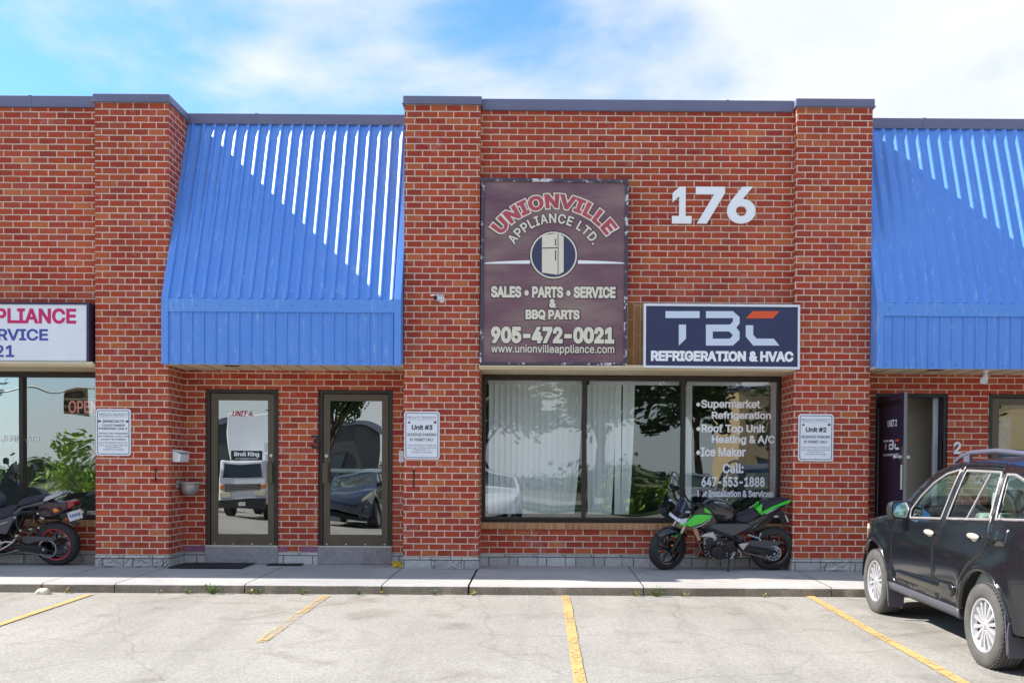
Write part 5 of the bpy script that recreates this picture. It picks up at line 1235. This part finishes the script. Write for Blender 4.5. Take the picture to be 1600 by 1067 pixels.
    for s in (-1, 1): b.tube([g(500, 470, s*.06), g(640, 560, s*.15), g(860, 645, s*.15), g(960, 700, s*.12), g(970, 790, s*.11)], .022, 8).tube([g(540, 560, s*.10), g(650, 650, s*.13), g(720, 740, s*.13)], .018, 8).tube([g(760, 645, s*.148), g(960, 548, s*.13), g(1060, 545, s*.11)], .006, 6).tube([g(860, 640, s*.13), g(1040, 560, s*.11), g(1250, 440, s*.08)], .016, 8)
    thing_part('frame', b, m_bar, T, smooth=True)
    en = f([(590, 690), (640, 640), (740, 640), (800, 660), (890, 680), (905, 760), (880, 840), (800, 870), (640, 860), (600, 800)])
    e_ = sub(T, 'engine', m_eng, [(en, -.14, .14)], .015)
    for cx, cz, r in ((728, 788, .082), (846, 722, .062), (660, 690, .05)):
        for s in (-1, 1):
            b = MB(); b.lathe([(r, 0), (r, .05), (r*.92, .062), (r*.55, .066), (r*.5, .06), (0, .06)], 26, Matrix.Translation(g(cx, cz, s*.135)) @ Matrix.Rotation(R(90*s), 4, 'Z')); thing_part('engine_cover', b, m_eng, e_, smooth=True)
    b = MB(); rnd = random.Random(2)
    for k in range(46):
        x, z = rnd.uniform(600, 900), rnd.uniform(650, 860); b.tube([g(x, z, -.143), g(x, z, -.16)], .006+.004*rnd.random(), 6)
    for k in range(5): b.box(-.09+.0*k, .09, -.15, .15, -.003, .003, Matrix.Translation(g(660, 640+k*14)) @ Matrix.Rotation(R(-20), 4, 'Y'))
    thing_part('engine_bolt_row', b, m_silv, e_)
    sub(T, 'cylinder_shroud', m_silv, [(f([(560, 645), (600, 615), (690, 590), (720, 660), (640, 640)]), s*.15-.006, s*.15+.006) for s in (-1, 1)], .004)
    b = MB()
    for y in (-.07, .05): b.tube([g(600, 700, y), g(565, 725, y), g(585, 785, y), g(545, 840, y), g(600, 868, y), g(800, 870, y*.6)], .021, 10)
    b.tube([g(780, 868, .03), g(920, 870, .12), g(1130, 780, .19)], [.03, .04, .06], 14)
    thing_part('exhaust', b, m_exh, T, smooth=True)
    b = MB().tube([g(1060, 815, .2), g(1240, 735, .21), g(1255, 728, .21)], [.055, .062, .05], 16); thing_part('silencer', b, m_steel, T, smooth=True)
    # swingarm, chain, guards
    b = MB()
    for s in (-1, 1): b.prism(f([(930, 740), (1000, 735), (1180, 765), (1300, 775), (1330, 800), (1310, 828), (1260, 832), (1100, 800), (950, 790)]), s*.12-.018, s*.12+.018)
    thing_part('swingarm', b, m_bar, T, bevel=.008)
    sub(T, 'chain_guard', m_mgrey, [(f([(1010, 700), (1060, 682), (1200, 680), (1355, 692), (1365, 706), (1290, 722), (1235, 770), (1210, 760), (1070, 745)]), -.125, -.10)], .006)
    b = MB().tube([g(955, 790, -.10), g(1240, 862, -.10)], .010, 6).tube([g(960, 735, -.10), g(1280, 735, -.10)], .008, 6); thing_part('chain', b, m_gold, T)
    b = MB()
    for k in range(10):
        a = 2*math.pi*k/10; b.tube([g(1290, 810, -.105)+Vector((.055*math.cos(a), 0, .055*math.sin(a))), g(1290, 810, -.105)+Vector((.093*math.cos(a+.2), 0, .093*math.sin(a+.2)))], .008, 5)
    b.lathe([(.084, -.004), (.102, -.004), (.102, .004), (.084, .004)], 36, Matrix.Translation(g(1290, 810, -.105)) @ Matrix.Rotation(R(90), 4, 'Z'), closed=True); b.lathe([(.045, -.005), (.062, -.005), (.062, .005), (.045, .005)], 28, Matrix.Translation(g(1290, 810, -.105)) @ Matrix.Rotation(R(90), 4, 'Z'), closed=True)
    b.ball(g(1293, 814, -.13), .018, .02, .018, 10, 6); thing_part('sprocket', b, m_silv, T)
    sub(T, 'rider_peg_bracket', m_silv, [(f([(935, 715), (1000, 700), (1042, 698), (1010, 735), (985, 775), (960, 750)]), s*.15-.008, s*.15+.008) for s in (-1, 1)], .004)
    for s in (-1, 1): b = MB(); b.tube([g(900, 790, s*.16), g(870, 840, s*.19), g(850, 845, s*.21)], .011, 8).tube([g(930, 765, s*.15), g(960, 800, s*.16), g(965, 840, s*.17)], .010, 8).tube([g(880, 800, s*.16), g(880, 800, s*.25)], .014, 8).tube([g(1150, 600, s*.15), g(1130, 650, s*.17), g(1020, 620, s*.15)], .012, 8).tube([g(1130, 655, s*.17), g(1130, 655, s*.24)], .012, 8); thing_part('foot_peg', b, m_silv, T, smooth=True)
    # seat and tail
    se = f([(880, 482), (920, 445), (985, 425), (1060, 395), (1100, 388), (1150, 425), (1130, 445), (1030, 510), (960, 508)])
    loft(sym(0, [(scaled(se, .82), .125), (scaled(se, .96), .10), (se, .05)]), 'seat', m_mseat)
    tl_ = f([(1150, 425), (1165, 345), (1255, 285), (1330, 278), (1432, 283), (1430, 300), (1300, 350), (1180, 415)])
    loft(sym(0, [(scaled(tl_, .85), .10), (scaled(tl_, .97), .08), (tl_, .03)]), 'tail_seat', m_mseat)
    sub(T, 'green_tail', m_green, [(f([(1165, 395), (1250, 350), (1410, 283), (1432, 290), (1410, 312), (1290, 355), (1160, 428), (1140, 430)]), s*.105-.012, s*.105+.012) for s in (-1, 1)], .006)
    sub(T, 'green_spear', m_green, [(f([(1098, 372), (1150, 322), (1158, 330), (1155, 400), (1140, 425)]), s*.10-.010, s*.10+.010) for s in (-1, 1)], .005)
    sub(T, 'tail_panel', m_mblk, [(f([(1000, 525), (1160, 440), (1270, 365), (1400, 318), (1385, 340), (1240, 440), (1050, 548)]), s*.095-.012, s*.095+.012) for s in (-1, 1)], .006)
    sub(T, 'tail_flash', m_silv, [(f([(1180, 412), (1230, 385), (1335, 348), (1260, 392), (1200, 425)]), s*.106-.004, s*.106+.004) for s in (-1, 1)], .002)
    sub(T, 'rear_mudguard', m_bar, [(f([(1250, 440), (1340, 390), (1390, 420), (1400, 540), (1380, 545), (1340, 470), (1260, 470)]), -.05, .05), (f([(1075, 590), (1200, 500), (1260, 470), (1265, 490), (1190, 555), (1130, 600)]), -.06, .06)], .008)
    for s in (-1, 1): b = MB(); b.ball(g(1290, 440, s*.15), .035, .014, .018, 10, 6); b.tube([g(1310, 440, s*.05), g(1290, 440, s*.14)], .007, 6); thing_part('turn_signal', b, m_silv, T, smooth=True)
    b = MB().box(-.004, .004, -.09, .09, -.05, .05, Matrix.Translation(g(1405, 470)) @ Matrix.Rotation(R(-25), 4, 'Y')); thing_part('number_plate', b, m_white, T)
    b = MB().tube([g(1080, 590, .0), g(1150, 520, 0), g(1250, 470, 0)], .03, 10); thing_part('shock_absorber', b, m_silv, T)
    b = MB().tube([g(860, 850, -.11), g(838, 960, -.22), g(826, 1003, -.245)], .013, 8).box(-.035, .035, -.02, .02, -.006, .006, Matrix.Translation(g(823, 1003, -.255))); thing_part('side_stand', b, m_bar, T)
    b = MB()
    for a_, c_, d_ in (((455, 330), (520, 420), (560, 480)), ((480, 330), (560, 350), (640, 420)), ((700, 440), (760, 470), (820, 480)), ((880, 640), (960, 620), (1060, 560))): b.tube([g(*a_, -.12), g(*c_, -.16), g(*d_, -.14)], .006, 5)
    thing_part('cable_run', b, m_trim, T)
    return T
m_lensw = mat('clear bike lens', s2l(225, 230, 242), .1, 0, .8)
gb = green_bike()
yb = .14
gx = WY(1000+785/6.276, 820, yb).x
gb.location = (gx, yb, 0); gb.rotation_euler = (R(9), 0, 0)

def tour_bike():
    T = thing('motorcycle', 'grey touring motorcycle with red rim stripes and pannier rack', 'motorcycle', (0, 0, 0), 'motorcycles parked on the pavement')
    f = lambda pts: [((x-545)/684, (955-z)/684) for x, z in pts]; g = lambda x, z, y=0: Vector(((x-545)/684, y, (955-z)/684))
    mrd = mat('red rim tape', (.72, .03, .08), .4); m_mar = mat('dark maroon tail', s2l(52, 26, 40), .3, coat=.4)
    moto_wheel(T, g(545, 752), 0, .300, .16, m_tyre, m_mblk, mrd, .13, 'rear_wheel', (1,))
    fcx = g(545-1.53*684, 752); moto_wheel(T, fcx, R(6), .300, .12, m_tyre, m_mblk, mrd, .15, 'front_wheel')
    hd = g(-260, 320)
    for y in (-.10, .10): thing_part('fork_leg', MB().tube([fcx+Vector((0, y, 0)), hd+Vector((0, y, 0))], .027, 10), m_bar, T, smooth=True)
    b = MB(); V = []
    for k in range(13):
        a = R(35+125*k/12)
        for j in range(5): y = (-1+2*j/4)*.075; V.append(fcx+Vector(((.325-.03*(j in (0, 4)))*math.cos(a), y, (.325-.03*(j in (0, 4)))*math.sin(a))))
    b.add(V, [(k*5+j, (k+1)*5+j, (k+1)*5+j+1, k*5+j+1) for k in range(12) for j in range(4)]); thing_part('front_fender', b, m_mgrey, T, smooth='all')
    sub(T, 'fairing', m_mgrey, [(f([(-420, 330), (-380, 220), (-300, 150), (-220, 200), (-60, 330), (-80, 520), (-200, 560), (-330, 470)]), -.14, .14)], .03)
    sub(T, 'wind_screen', mat('smoked touring screen', s2l(60, 64, 72), .1), [(f([(-385, 215), (-270, 20), (-255, 20), (-300, 160)]), -.12, .12)], .01)
    sub(T, 'headlight', m_lens, [(f([(-424, 320), (-392, 240), (-370, 250), (-390, 340)]), -.09, .09)], .01)
    b = MB().tube([g(-120, 150, -.40), g(-190, 170, -.20), g(-240, 215, 0), g(-190, 170, .20), g(-120, 150, .40)], .013, 8).tube([g(-120, 150, -.40), g(-155, 160, -.30)], .02, 8).tube([g(-120, 150, .40), g(-155, 160, .30)], .02, 8); thing_part('handlebar', b, m_bar, T, smooth=True)
    for s in (-1, 1):
        e = g(-230, 20, s*.38); ol = rounded([(-.08, -.04), (.08, -.045), (.09, .02), (.03, .05), (-.08, .04)], .02, 4); Mq = Matrix.Translation(e) @ Matrix.Rotation(R(80), 4, 'Z')
        mr_ = thing_part('mirror', MB().tube([g(-190, 170, s*.24), e], .008, 6).prism(ol, -.012, .014, 'xz', Mq), m_bar, T, smooth=True)
        thing_part('mirror_glass', MB().prism([(x*.9, z*.86) for x, z in ol], -.0135, -.0122, 'xz', Mq), m_mirror, mr_)
    sub(T, 'fuel_tank', m_mgrey, [(f([(-180, 330), (-120, 250), (-20, 250), (60, 330), (60, 400), (-20, 520), (-160, 500)]), -.15, .15)], .05)
    sub(T, 'rider_seat', m_mseat, [(f([(-10, 400), (60, 415), (150, 405), (240, 385), (250, 402), (190, 480), (90, 515), (10, 505), (-30, 470)]), -.14, .14)], .03)
    sub(T, 'pillion_seat', m_mseat, [(f([(236, 385), (262, 350), (305, 320), (420, 305), (515, 298), (500, 325), (440, 350), (270, 398)]), -.12, .12)], .02)
    sub(T, 'seat_frame', m_mgrey, [(f([(190, 470), (260, 405), (440, 352), (500, 340), (490, 372), (300, 410), (230, 470)]), s*.125-.010, s*.125+.010) for s in (-1, 1)], .004)
    sub(T, 'luggage_rack', m_silv, [(f([(505, 305), (560, 285), (600, 272), (662, 272), (640, 292), (560, 325), (500, 352), (470, 350)]), s*.10-.02, s*.10+.02) for s in (-1, 1)] + [(f([(560, 290), (640, 276), (640, 284), (560, 300)]), -.1, .1)], .008)
    sub(T, 'tail_body', m_mar, [(f([(420, 470), (430, 380), (500, 350), (620, 365), (690, 350), (690, 420), (640, 455), (560, 488), (470, 492)]), -.11, .11)], .02)
    sub(T, 'tail_light', mat('deep red lens', (.34, .01, .02), .12, coat=.5), [(f([(640, 362), (700, 345), (735, 350), (752, 382), (700, 418), (660, 418)]), -.09, .09)], .012)
    for s in (-1, 1): b = MB(); b.ball(g(602, 425, s*.16), .036, .02, .03, 12, 8); b.tube([g(630, 430, s*.08), g(602, 425, s*.15)], .01, 6); thing_part('turn_signal', b, m_amber, T, smooth=True)
    sub(T, 'rear_mudguard', m_bar, [(f([(590, 470), (680, 440), (700, 540), (745, 570), (738, 582), (670, 540), (600, 500)]), -.06, .06)], .006)
    Mp = Matrix.Translation(g(722, 487)) @ Matrix.Rotation(R(-14), 4, 'Y') @ Matrix.Rotation(R(48), 4, 'Z')
    pl = thing_part('number_plate', MB().box(-.09, .09, -.003, .003, -.062, .062, Mp), m_white, T, bevel=.002)
    b = MB()
    for k in range(5): b.box(-.068+k*.029, -.050+k*.029, -.005, -.003, -.018, .022, Mp)
    thing_part('plate_print', b, mat('blue plate print', s2l(80, 100, 160), .5), pl)
    for s in (-1, 1): b = MB(); b.ball(g(660, 518, s*.05), .03, .015, .026, 10, 6); thing_part('reflector', b, mat('red reflector', (.6, .04, .04), .2), T, smooth=True)
    for s in (-1, 1):
        lp = [(268, 482), (285, 452), (330, 432), (450, 428), (475, 440), (515, 480), (528, 505), (522, 548), (505, 568), (330, 600), (300, 598), (270, 560), (268, 482)]
        b = MB().tube([g(x, z, s*.235) for x, z in lp], .013, 8).tube([g(300, 440, s*.235), g(300, 430, s*.12)], .010, 6).tube([g(470, 440, s*.235), g(470, 420, s*.11)], .010, 6).tube([g(350, 590, s*.235), g(400, 470, s*.12)], .010, 6)
        pr_ = thing_part('pannier_rack', b, m_bar, T, smooth=True)
        b = MB()
        for x, z in ((265, 482), (472, 445), (305, 600), (470, 575)): b.ball(g(x, z, s*.25), .017, .012, .017, 8, 6)
        b.tube([g(490, 480, s*.25), g(525, 495, s*.25)], .015, 6).tube([g(385, 590, s*.25), g(415, 585, s*.25)], .013, 6); thing_part('rack_clamp', b, m_gold, pr_)
    sub(T, 'side_panel', m_mgrey, [(f([(-100, 540), (60, 520), (150, 500), (185, 480), (255, 470), (190, 560), (140, 650), (40, 640), (-80, 640)]), s*.14-.02, s*.14+.02) for s in (-1, 1)], .012)
    sub(T, 'panel_stripe', m_silv, [(f([(68, 556), (160, 527), (162, 535), (72, 564)]), s*.162-.003, s*.162+.003) for s in (-1, 1)], 0)
    sub(T, 'frame_plate', m_gold, [(f([(-40, 640), (20, 655), (95, 730), (70, 770), (40, 790), (-20, 830), (-60, 760)]), s*.13-.01, s*.13+.01) for s in (-1, 1)], .006)
    for s in (-1, 1): b = MB(); b.tube([g(40, 755, s*.15), g(130, 715, s*.17), g(200, 720, s*.17), g(230, 680, s*.17), g(262, 648, s*.18)], .016, 8).tube([g(-20, 810, s*.15), g(60, 800, s*.16), g(140, 760, s*.17), g(200, 720, s*.17)], .013, 8).tube([g(230, 690, s*.18), g(262, 648, s*.24)], .018, 8); thing_part('peg_bracket', b, m_gold, T, smooth=True)
    b = MB()
    for s in (-1, 1): b.prism(f([(150, 745), (310, 752), (430, 752), (480, 768), (510, 800), (480, 828), (420, 826), (200, 790)]), s*.125-.018, s*.125+.018)
    thing_part('swingarm', b, m_bar, T, bevel=.008)
    b = MB()
    for poly in ([(268, 668), (330, 664), (580, 678), (585, 688), (520, 705), (400, 718), (330, 740), (270, 720)],): b.prism(f(poly), -.14, -.12)
    thing_part('chain_guard', b, m_mgrey, T, bevel=.005)
    b = MB().tube([g(260, 820, -.11), g(520, 850, -.11)], .009, 6).lathe([(.11, -.004), (.122, -.004), (.122, .004), (.11, .004)], 32, Matrix.Translation(g(490, 785, -.12)) @ Matrix.Rotation(R(90), 4, 'Z'), closed=True); b.ball(g(465, 790, -.15), .02, .02, .02, 10, 6); thing_part('sprocket', b, m_silv, T)
    sub(T, 'engine', m_eng, [(f([(-330, 560), (-100, 560), (60, 640), (60, 800), (-60, 870), (-300, 850), (-360, 700)]), -.17, .17)], .03)
    b = MB().tube([g(-380, 700, .05), g(-300, 860, .08), g(0, 870, .14), g(250, 800, .18)], .03, 10).tube([g(240, 805, .18), g(520, 730, .20)], .065, 14); thing_part('exhaust', b, m_steel, T, smooth=True)
    b = MB().tube([g(20, 850, -.12), g(-10, 930, -.24), g(-20, 958, -.27)], .014, 8); thing_part('side_stand', b, m_bar, T)
    b = MB().tube([g(150, 700, 0), g(260, 480, 0)], .035, 10).tube([g(140, 500, .12), g(420, 430, .1)], .014, 6).tube([g(140, 500, -.12), g(420, 430, -.1)], .014, 6).tube([g(-60, 400, 0), g(150, 700, 0)], .04, 8); thing_part('frame', b, m_bar, T, smooth=True)
    return T
tb = tour_bike(); yb = .22
tb.location = (WY(545/5.925, 800, yb).x, yb, 0); tb.rotation_euler = (R(7), 0, 0)
# ------------------------------------------------------------------ what stands across the lot (seen in the glass and paint)
def tree(name, label, x, y, h, rad, seed, n, cm, group=None, leaf=.17, trunk=True, base=0):
    rnd = random.Random(seed); T = thing(name, label, 'tree' if trunk else 'shrub', (x, y, base), group)
    tm = MB(); cl = []
    if trunk:
        pts = [Vector((rnd.uniform(-.1, .1)*i, rnd.uniform(-.1, .1)*i, h*.14*i)) for i in range(5)]; tm.tube(pts, [.24, .19, .16, .12, .07], 10)
        for k in range(9):
            a = rnd.random()*6.28; s = pts[2].lerp(pts[4], rnd.random()); e = Vector((math.cos(a)*rad*rnd.uniform(.4, .85), math.sin(a)*rad*rnd.uniform(.4, .85), h*rnd.uniform(.5, .92))); mid = s.lerp(e, .5)+Vector((0, 0, .25)); tm.tube([s, mid, e], [.08, .05, .02], 6); cl += [(e, rad*.36), (mid, rad*.34)]
    for k in range(16):
        a = rnd.random()*6.28; r = rad*math.sqrt(rnd.random())*.85; z0 = .42 if trunk else .12
        z = h*(z0+(1-z0)*rnd.random()*(1-.45*(r/rad))); cl.append((Vector((r*math.cos(a), r*math.sin(a), z)), rad*rnd.uniform(.22, .40)))
    b = MB()
    for k in range(n):
        c, r = cl[rnd.randrange(len(cl))]; d = Vector((rnd.gauss(0, 1), rnd.gauss(0, 1), rnd.gauss(0, .8))).normalized()*r*rnd.random()**.4; p = c+d
        u = Vector((rnd.gauss(0, 1), rnd.gauss(0, 1), rnd.gauss(0, .6))).normalized(); v = u.orthogonal().normalized(); s = leaf*rnd.uniform(.6, 1.3)
        b.add([p-u*s, p+v*s*.5, p+u*s, p-v*s*.5], [(0, 1, 2, 3)])
    b.build('crown' if trunk else 'foliage', cm, T, fix=False); tm.v and tm.build('trunk', m_bark, T, smooth=True)
    return T
def leafm(name, c): return mat(name, c, .55, var=.45, vscale=.9, detail=3)
m_l1, m_l2, m_l3 = leafm('maple leaves', (.045, .095, .02)), leafm('linden leaves', (.06, .12, .025)), leafm('lime shrub leaves', (.22, .36, .03)); m_bark = mat('bark', s2l(86, 74, 62), .9, bump=.6, bscale=12, var=.3)
m_grass = mat('lawn grass', (.075, .14, .025), .9, var=.4, vscale=3); GZ = -.40
o = MB().box(-45, 45, -34, -27.2, -1.0, GZ+.10).build('lawn_strip', m_grass); tag(o, 'green lawn strip across the lot behind the camera', 'lawn', kind='structure')
o = MB().box(-200, 200, -48, -34, -1.0, GZ-.05).build('street', m_asph); tag(o, 'street running beyond the lawn strip', 'street', kind='structure')
G = 'trees across the lot'
for x, y, h, r, s, n, m_, lab in [(2.6, -29.5, 8.5, 3.4, 1, 5200, m_l1, 'broad dark maple across the lot mirrored in the middle pane'), (-2.6, -31, 8.0, 3.2, 2, 4600, m_l1, 'dark maple across the lot mirrored in the left pane of the large window'), (-29.5, -31, 9.5, 3.6, 3, 5200, m_l2, 'loose linden across the lot mirrored at the far left'), (12.6, -30.5, 7.0, 2.4, 4, 3600, m_l2, 'light green linden mirrored in the lettered pane'), (7.3, -31.5, 8.0, 2.3, 15, 4200, m_l1, 'narrow dark maple mirrored behind the window lettering'), (-9.8, -30, 9.0, 2.6, 5, 3600, m_l1, 'dark maple across the lot mirrored in the right glass door'), (19, -32, 8, 3, 6, 3600, m_l2, 'linden across the lot far to the right'), (30, -31, 9, 3.4, 9, 3600, m_l1, 'maple across the lot at the far right'), (-36, -32, 9, 3.4, 10, 3600, m_l1, 'maple across the lot at the far left')]:
    tree('leafy_tree', lab, x, y, h, r, s, n, m_, G, base=GZ+.1)
for x, y, h, r, s, lab in [(-15.9, -21.6, 3.3, 2.3, 11, 'tall bright green shrub mirrored in the left shop window'), (3.6, -28.2, 1.5, 1.0, 12, 'round green shrub at the foot of the broad maple'), (5.4, -28.0, 1.3, .9, 13, 'low green shrub right of the broad maple'), (-11.6, -28.5, 2.0, 1.3, 14, 'green shrub mirrored in the right glass door')]:
    tree('garden_shrub', lab, x, y, h, r, s, 3800, m_l3, 'shrubs across the lot', leaf=.13, trunk=False, base=GZ)
# far tree belt
rnd = random.Random(21); b = MB()
for k in range(26000):
    x = rnd.uniform(-140, 140); z = -.5+abs(rnd.gauss(0, 1))*(.85+.5*noise.noise(Vector((x*.09, 0, 0)))); p = Vector((x, rnd.uniform(-95, -84), z)); u = Vector((rnd.gauss(0, 1), rnd.gauss(0, 1), rnd.gauss(0, 1))).normalized(); v = u.orthogonal(); s = rnd.uniform(.15, .36)
    b.add([p-u*s, p+v*s*.6, p+u*s, p-v*s*.6], [(0, 1, 2, 3)])
tag(b.build('far_tree_belt', m_l1, fix=False), 'far belt of trees along the horizon behind the camera', 'woods', kind='stuff')
# traffic signal
p = Vector((-34, -35, GZ)); T = thing('traffic_signal', 'traffic signal on a long grey mast arm mirrored in the left shop window', 'traffic signal', p)
b = MB().tube([p, p+Vector((0, 0, 6.3))], [.14, .10], 12).tube([p+Vector((0, 0, 4.5)), p+Vector((4, 0, 5.2)), p+Vector((11, 0, 5.6))], [.09, .07, .045], 10); pt(b, 'mast', m_steel, T, smooth=True)
h0 = p+Vector((10.3, .12, 4.9)); b = MB().box(h0.x-.22, h0.x+.22, h0.y, h0.y+.25, h0.z-.65, h0.z+.65); hd = pt(b, 'signal_head', mat('signal yellow brown', s2l(120, 100, 60), .5), T, bevel=.02)
b = MB()
for k in range(3): b.lathe([(.10, 0), (.13, 0), (.13, .18), (.10, .18)], 18, Matrix.Translation(h0+Vector((0, .25, .4-.4*k))) @ Matrix.Rotation(R(90), 4, 'Z'), closed=True)
pt(b, 'visor', m_black, hd)
# buildings beyond the street
def shed(x0, x1, y, h, m, label, wn):
    T = thing('low_building', label, 'building', ((x0+x1)/2, y, -.6)); pt(MB().box(x0, x1, y-12, y, -.6, h), 'wall', m, T); pt(MB().box(x0-.2, x1+.2, y-12.2, y+.2, h, h+.35), 'roof', m_cope, T)
    for k in range(wn):
        xa = x0+(x1-x0)*(k+.2)/wn; xb = x0+(x1-x0)*(k+.8)/wn
        w = pt(MB().box(xa, xb, y+.001, y+.06, .6, 2.4), 'window', m_bronzed, T); pt(MB().box(xa+.08, xb-.08, y+.055, y+.066, .68, 2.32), 'pane', m_mirror2, w)
m_mirror2 = mat('distant window glass', (.05, .07, .09), .08)
m_tanb = mat('tan block wall', s2l(200, 175, 135), .9, var=.1, vscale=2)
shed(14, 34, -52, 6.5, m_tanb, 'tan flat roofed building beyond the street on the right', 6); shed(-30, -14, -58, 4.4, mat('grey block wall', s2l(84, 84, 86), .9, var=.2), 'dark grey flat roofed building beyond the street', 5)
# cars behind the camera, box truck, dark pickup-like SUV
def park(swap, label, x, y, rz):
    c = copy_tree(suv, None, swap); c.location = (x, y, ground(y)-.004); c.rotation_euler = (0, 0, rz); c['label'] = label; c['group'] = 'cars behind the camera'; return c
pw = mat('white car paint', (.78, .79, .80), .25, coat=1); pb = mat('dark blue car paint', (.02, .03, .06), .2, coat=1); pg = mat('silver car paint', (.42, .44, .46), .3, .4, coat=1)
park({m_carpaint: pw}, 'white SUV parked behind the camera, mirrored in the left pane of the large window', -1.6, -16.2, R(0))
park({m_carpaint: pb}, 'dark blue SUV parked out of frame on the left, mirrored in the right glass door', -4.9, -7.9+1.9, R(0)) if False else None
park({m_carpaint: pb}, 'dark blue SUV across the aisle, mirrored in the right glass door', -5.9, -15.6, R(0))
park({m_carpaint: pg}, 'silver SUV across the aisle, mirrored in the lettered pane', 5.2, -17.5, R(0))
T = thing('box_truck', 'white box truck across the aisle, mirrored in the left glass door', 'truck', (-9.7, -17.5, ground(-17.5)))
z0 = ground(-17.5); xx = -9.7; yy = -17.5
pt(MB().prism([(xx-.95, z0+.55), (xx+.95, z0+.55), (xx+.95, z0+1.3), (xx+.82, z0+2.15), (xx-.82, z0+2.15), (xx-.95, z0+1.3)], yy-1.7, yy), 'cab', m_white, T, bevel=.08, seg=3)
pt(MB().box(xx-1.1, xx+1.1, yy-7.0, yy-1.75, z0+.9, z0+3.5), 'cargo_box', m_white, T, bevel=.03)
pt(MB().prism([(xx-.80, z0+1.38), (xx+.80, z0+1.38), (xx+.70, z0+2.02), (xx-.70, z0+2.02)], yy-.02, yy+.012), 'windscreen', m_mirror2, T)
pt(MB().box(xx-.75, xx+.75, yy+.0, yy+.02, z0+.95, z0+1.15).box(xx-.9, xx+.9, yy-.05, yy+.10, z0+.42, z0+.72), 'bumper', m_trim, T, bevel=.02)
pt(MB().box(xx-.90, xx-.55, yy, yy+.03, z0+.78, z0+.95), 'headlight', m_lens, T, bevel=.02); pt(MB().box(xx+.55, xx+.90, yy, yy+.03, z0+.78, z0+.95), 'headlight', m_lens, T, bevel=.02)
for sx in (-.8, .8):
    for dy in (-.9, -5.2): pt(MB().lathe([(0, .13), (.22, .13), (.25, .1), (.41, .11), (.42, .08), (.42, -.12), (0, -.12)], 30, Matrix.Translation((xx+sx, yy+dy, z0+.42))), 'wheel', m_tyre, T, smooth=True)
for sx in (-1, 1):
    pt(MB().tube([(xx+sx*.93, yy-.1, z0+1.75), (xx+sx*1.12, yy+.06, z0+1.9)], .02, 6).box(xx+sx*1.13-.08, xx+sx*1.13+.08, yy+.03, yy+.10, z0+1.5, z0+1.95), 'door_mirror', m_trim, T, bevel=.015)
    pt(MB().tube([(xx+sx*.1+.3, yy+.02, z0+1.40), (xx+sx*.1, yy+.02, z0+1.66)], .012, 5), 'wiper', m_trim, T)
    pt(MB().box(xx+sx*.83-.06, xx+sx*.83+.06, yy+.0, yy+.03, z0+1.0, z0+1.12), 'turn_signal', m_amber, T, bevel=.01)
pt(MB().box(xx-.17, xx+.17, yy+.10, yy+.11, z0+.50, z0+.63), 'number_plate', m_paper, T)
b = MB()
for k in range(4): b.box(xx-.72, xx+.72, yy+.02, yy+.035, z0+.965+k*.05, z0+.985+k*.05)
pt(b, 'grille', m_steel, T)
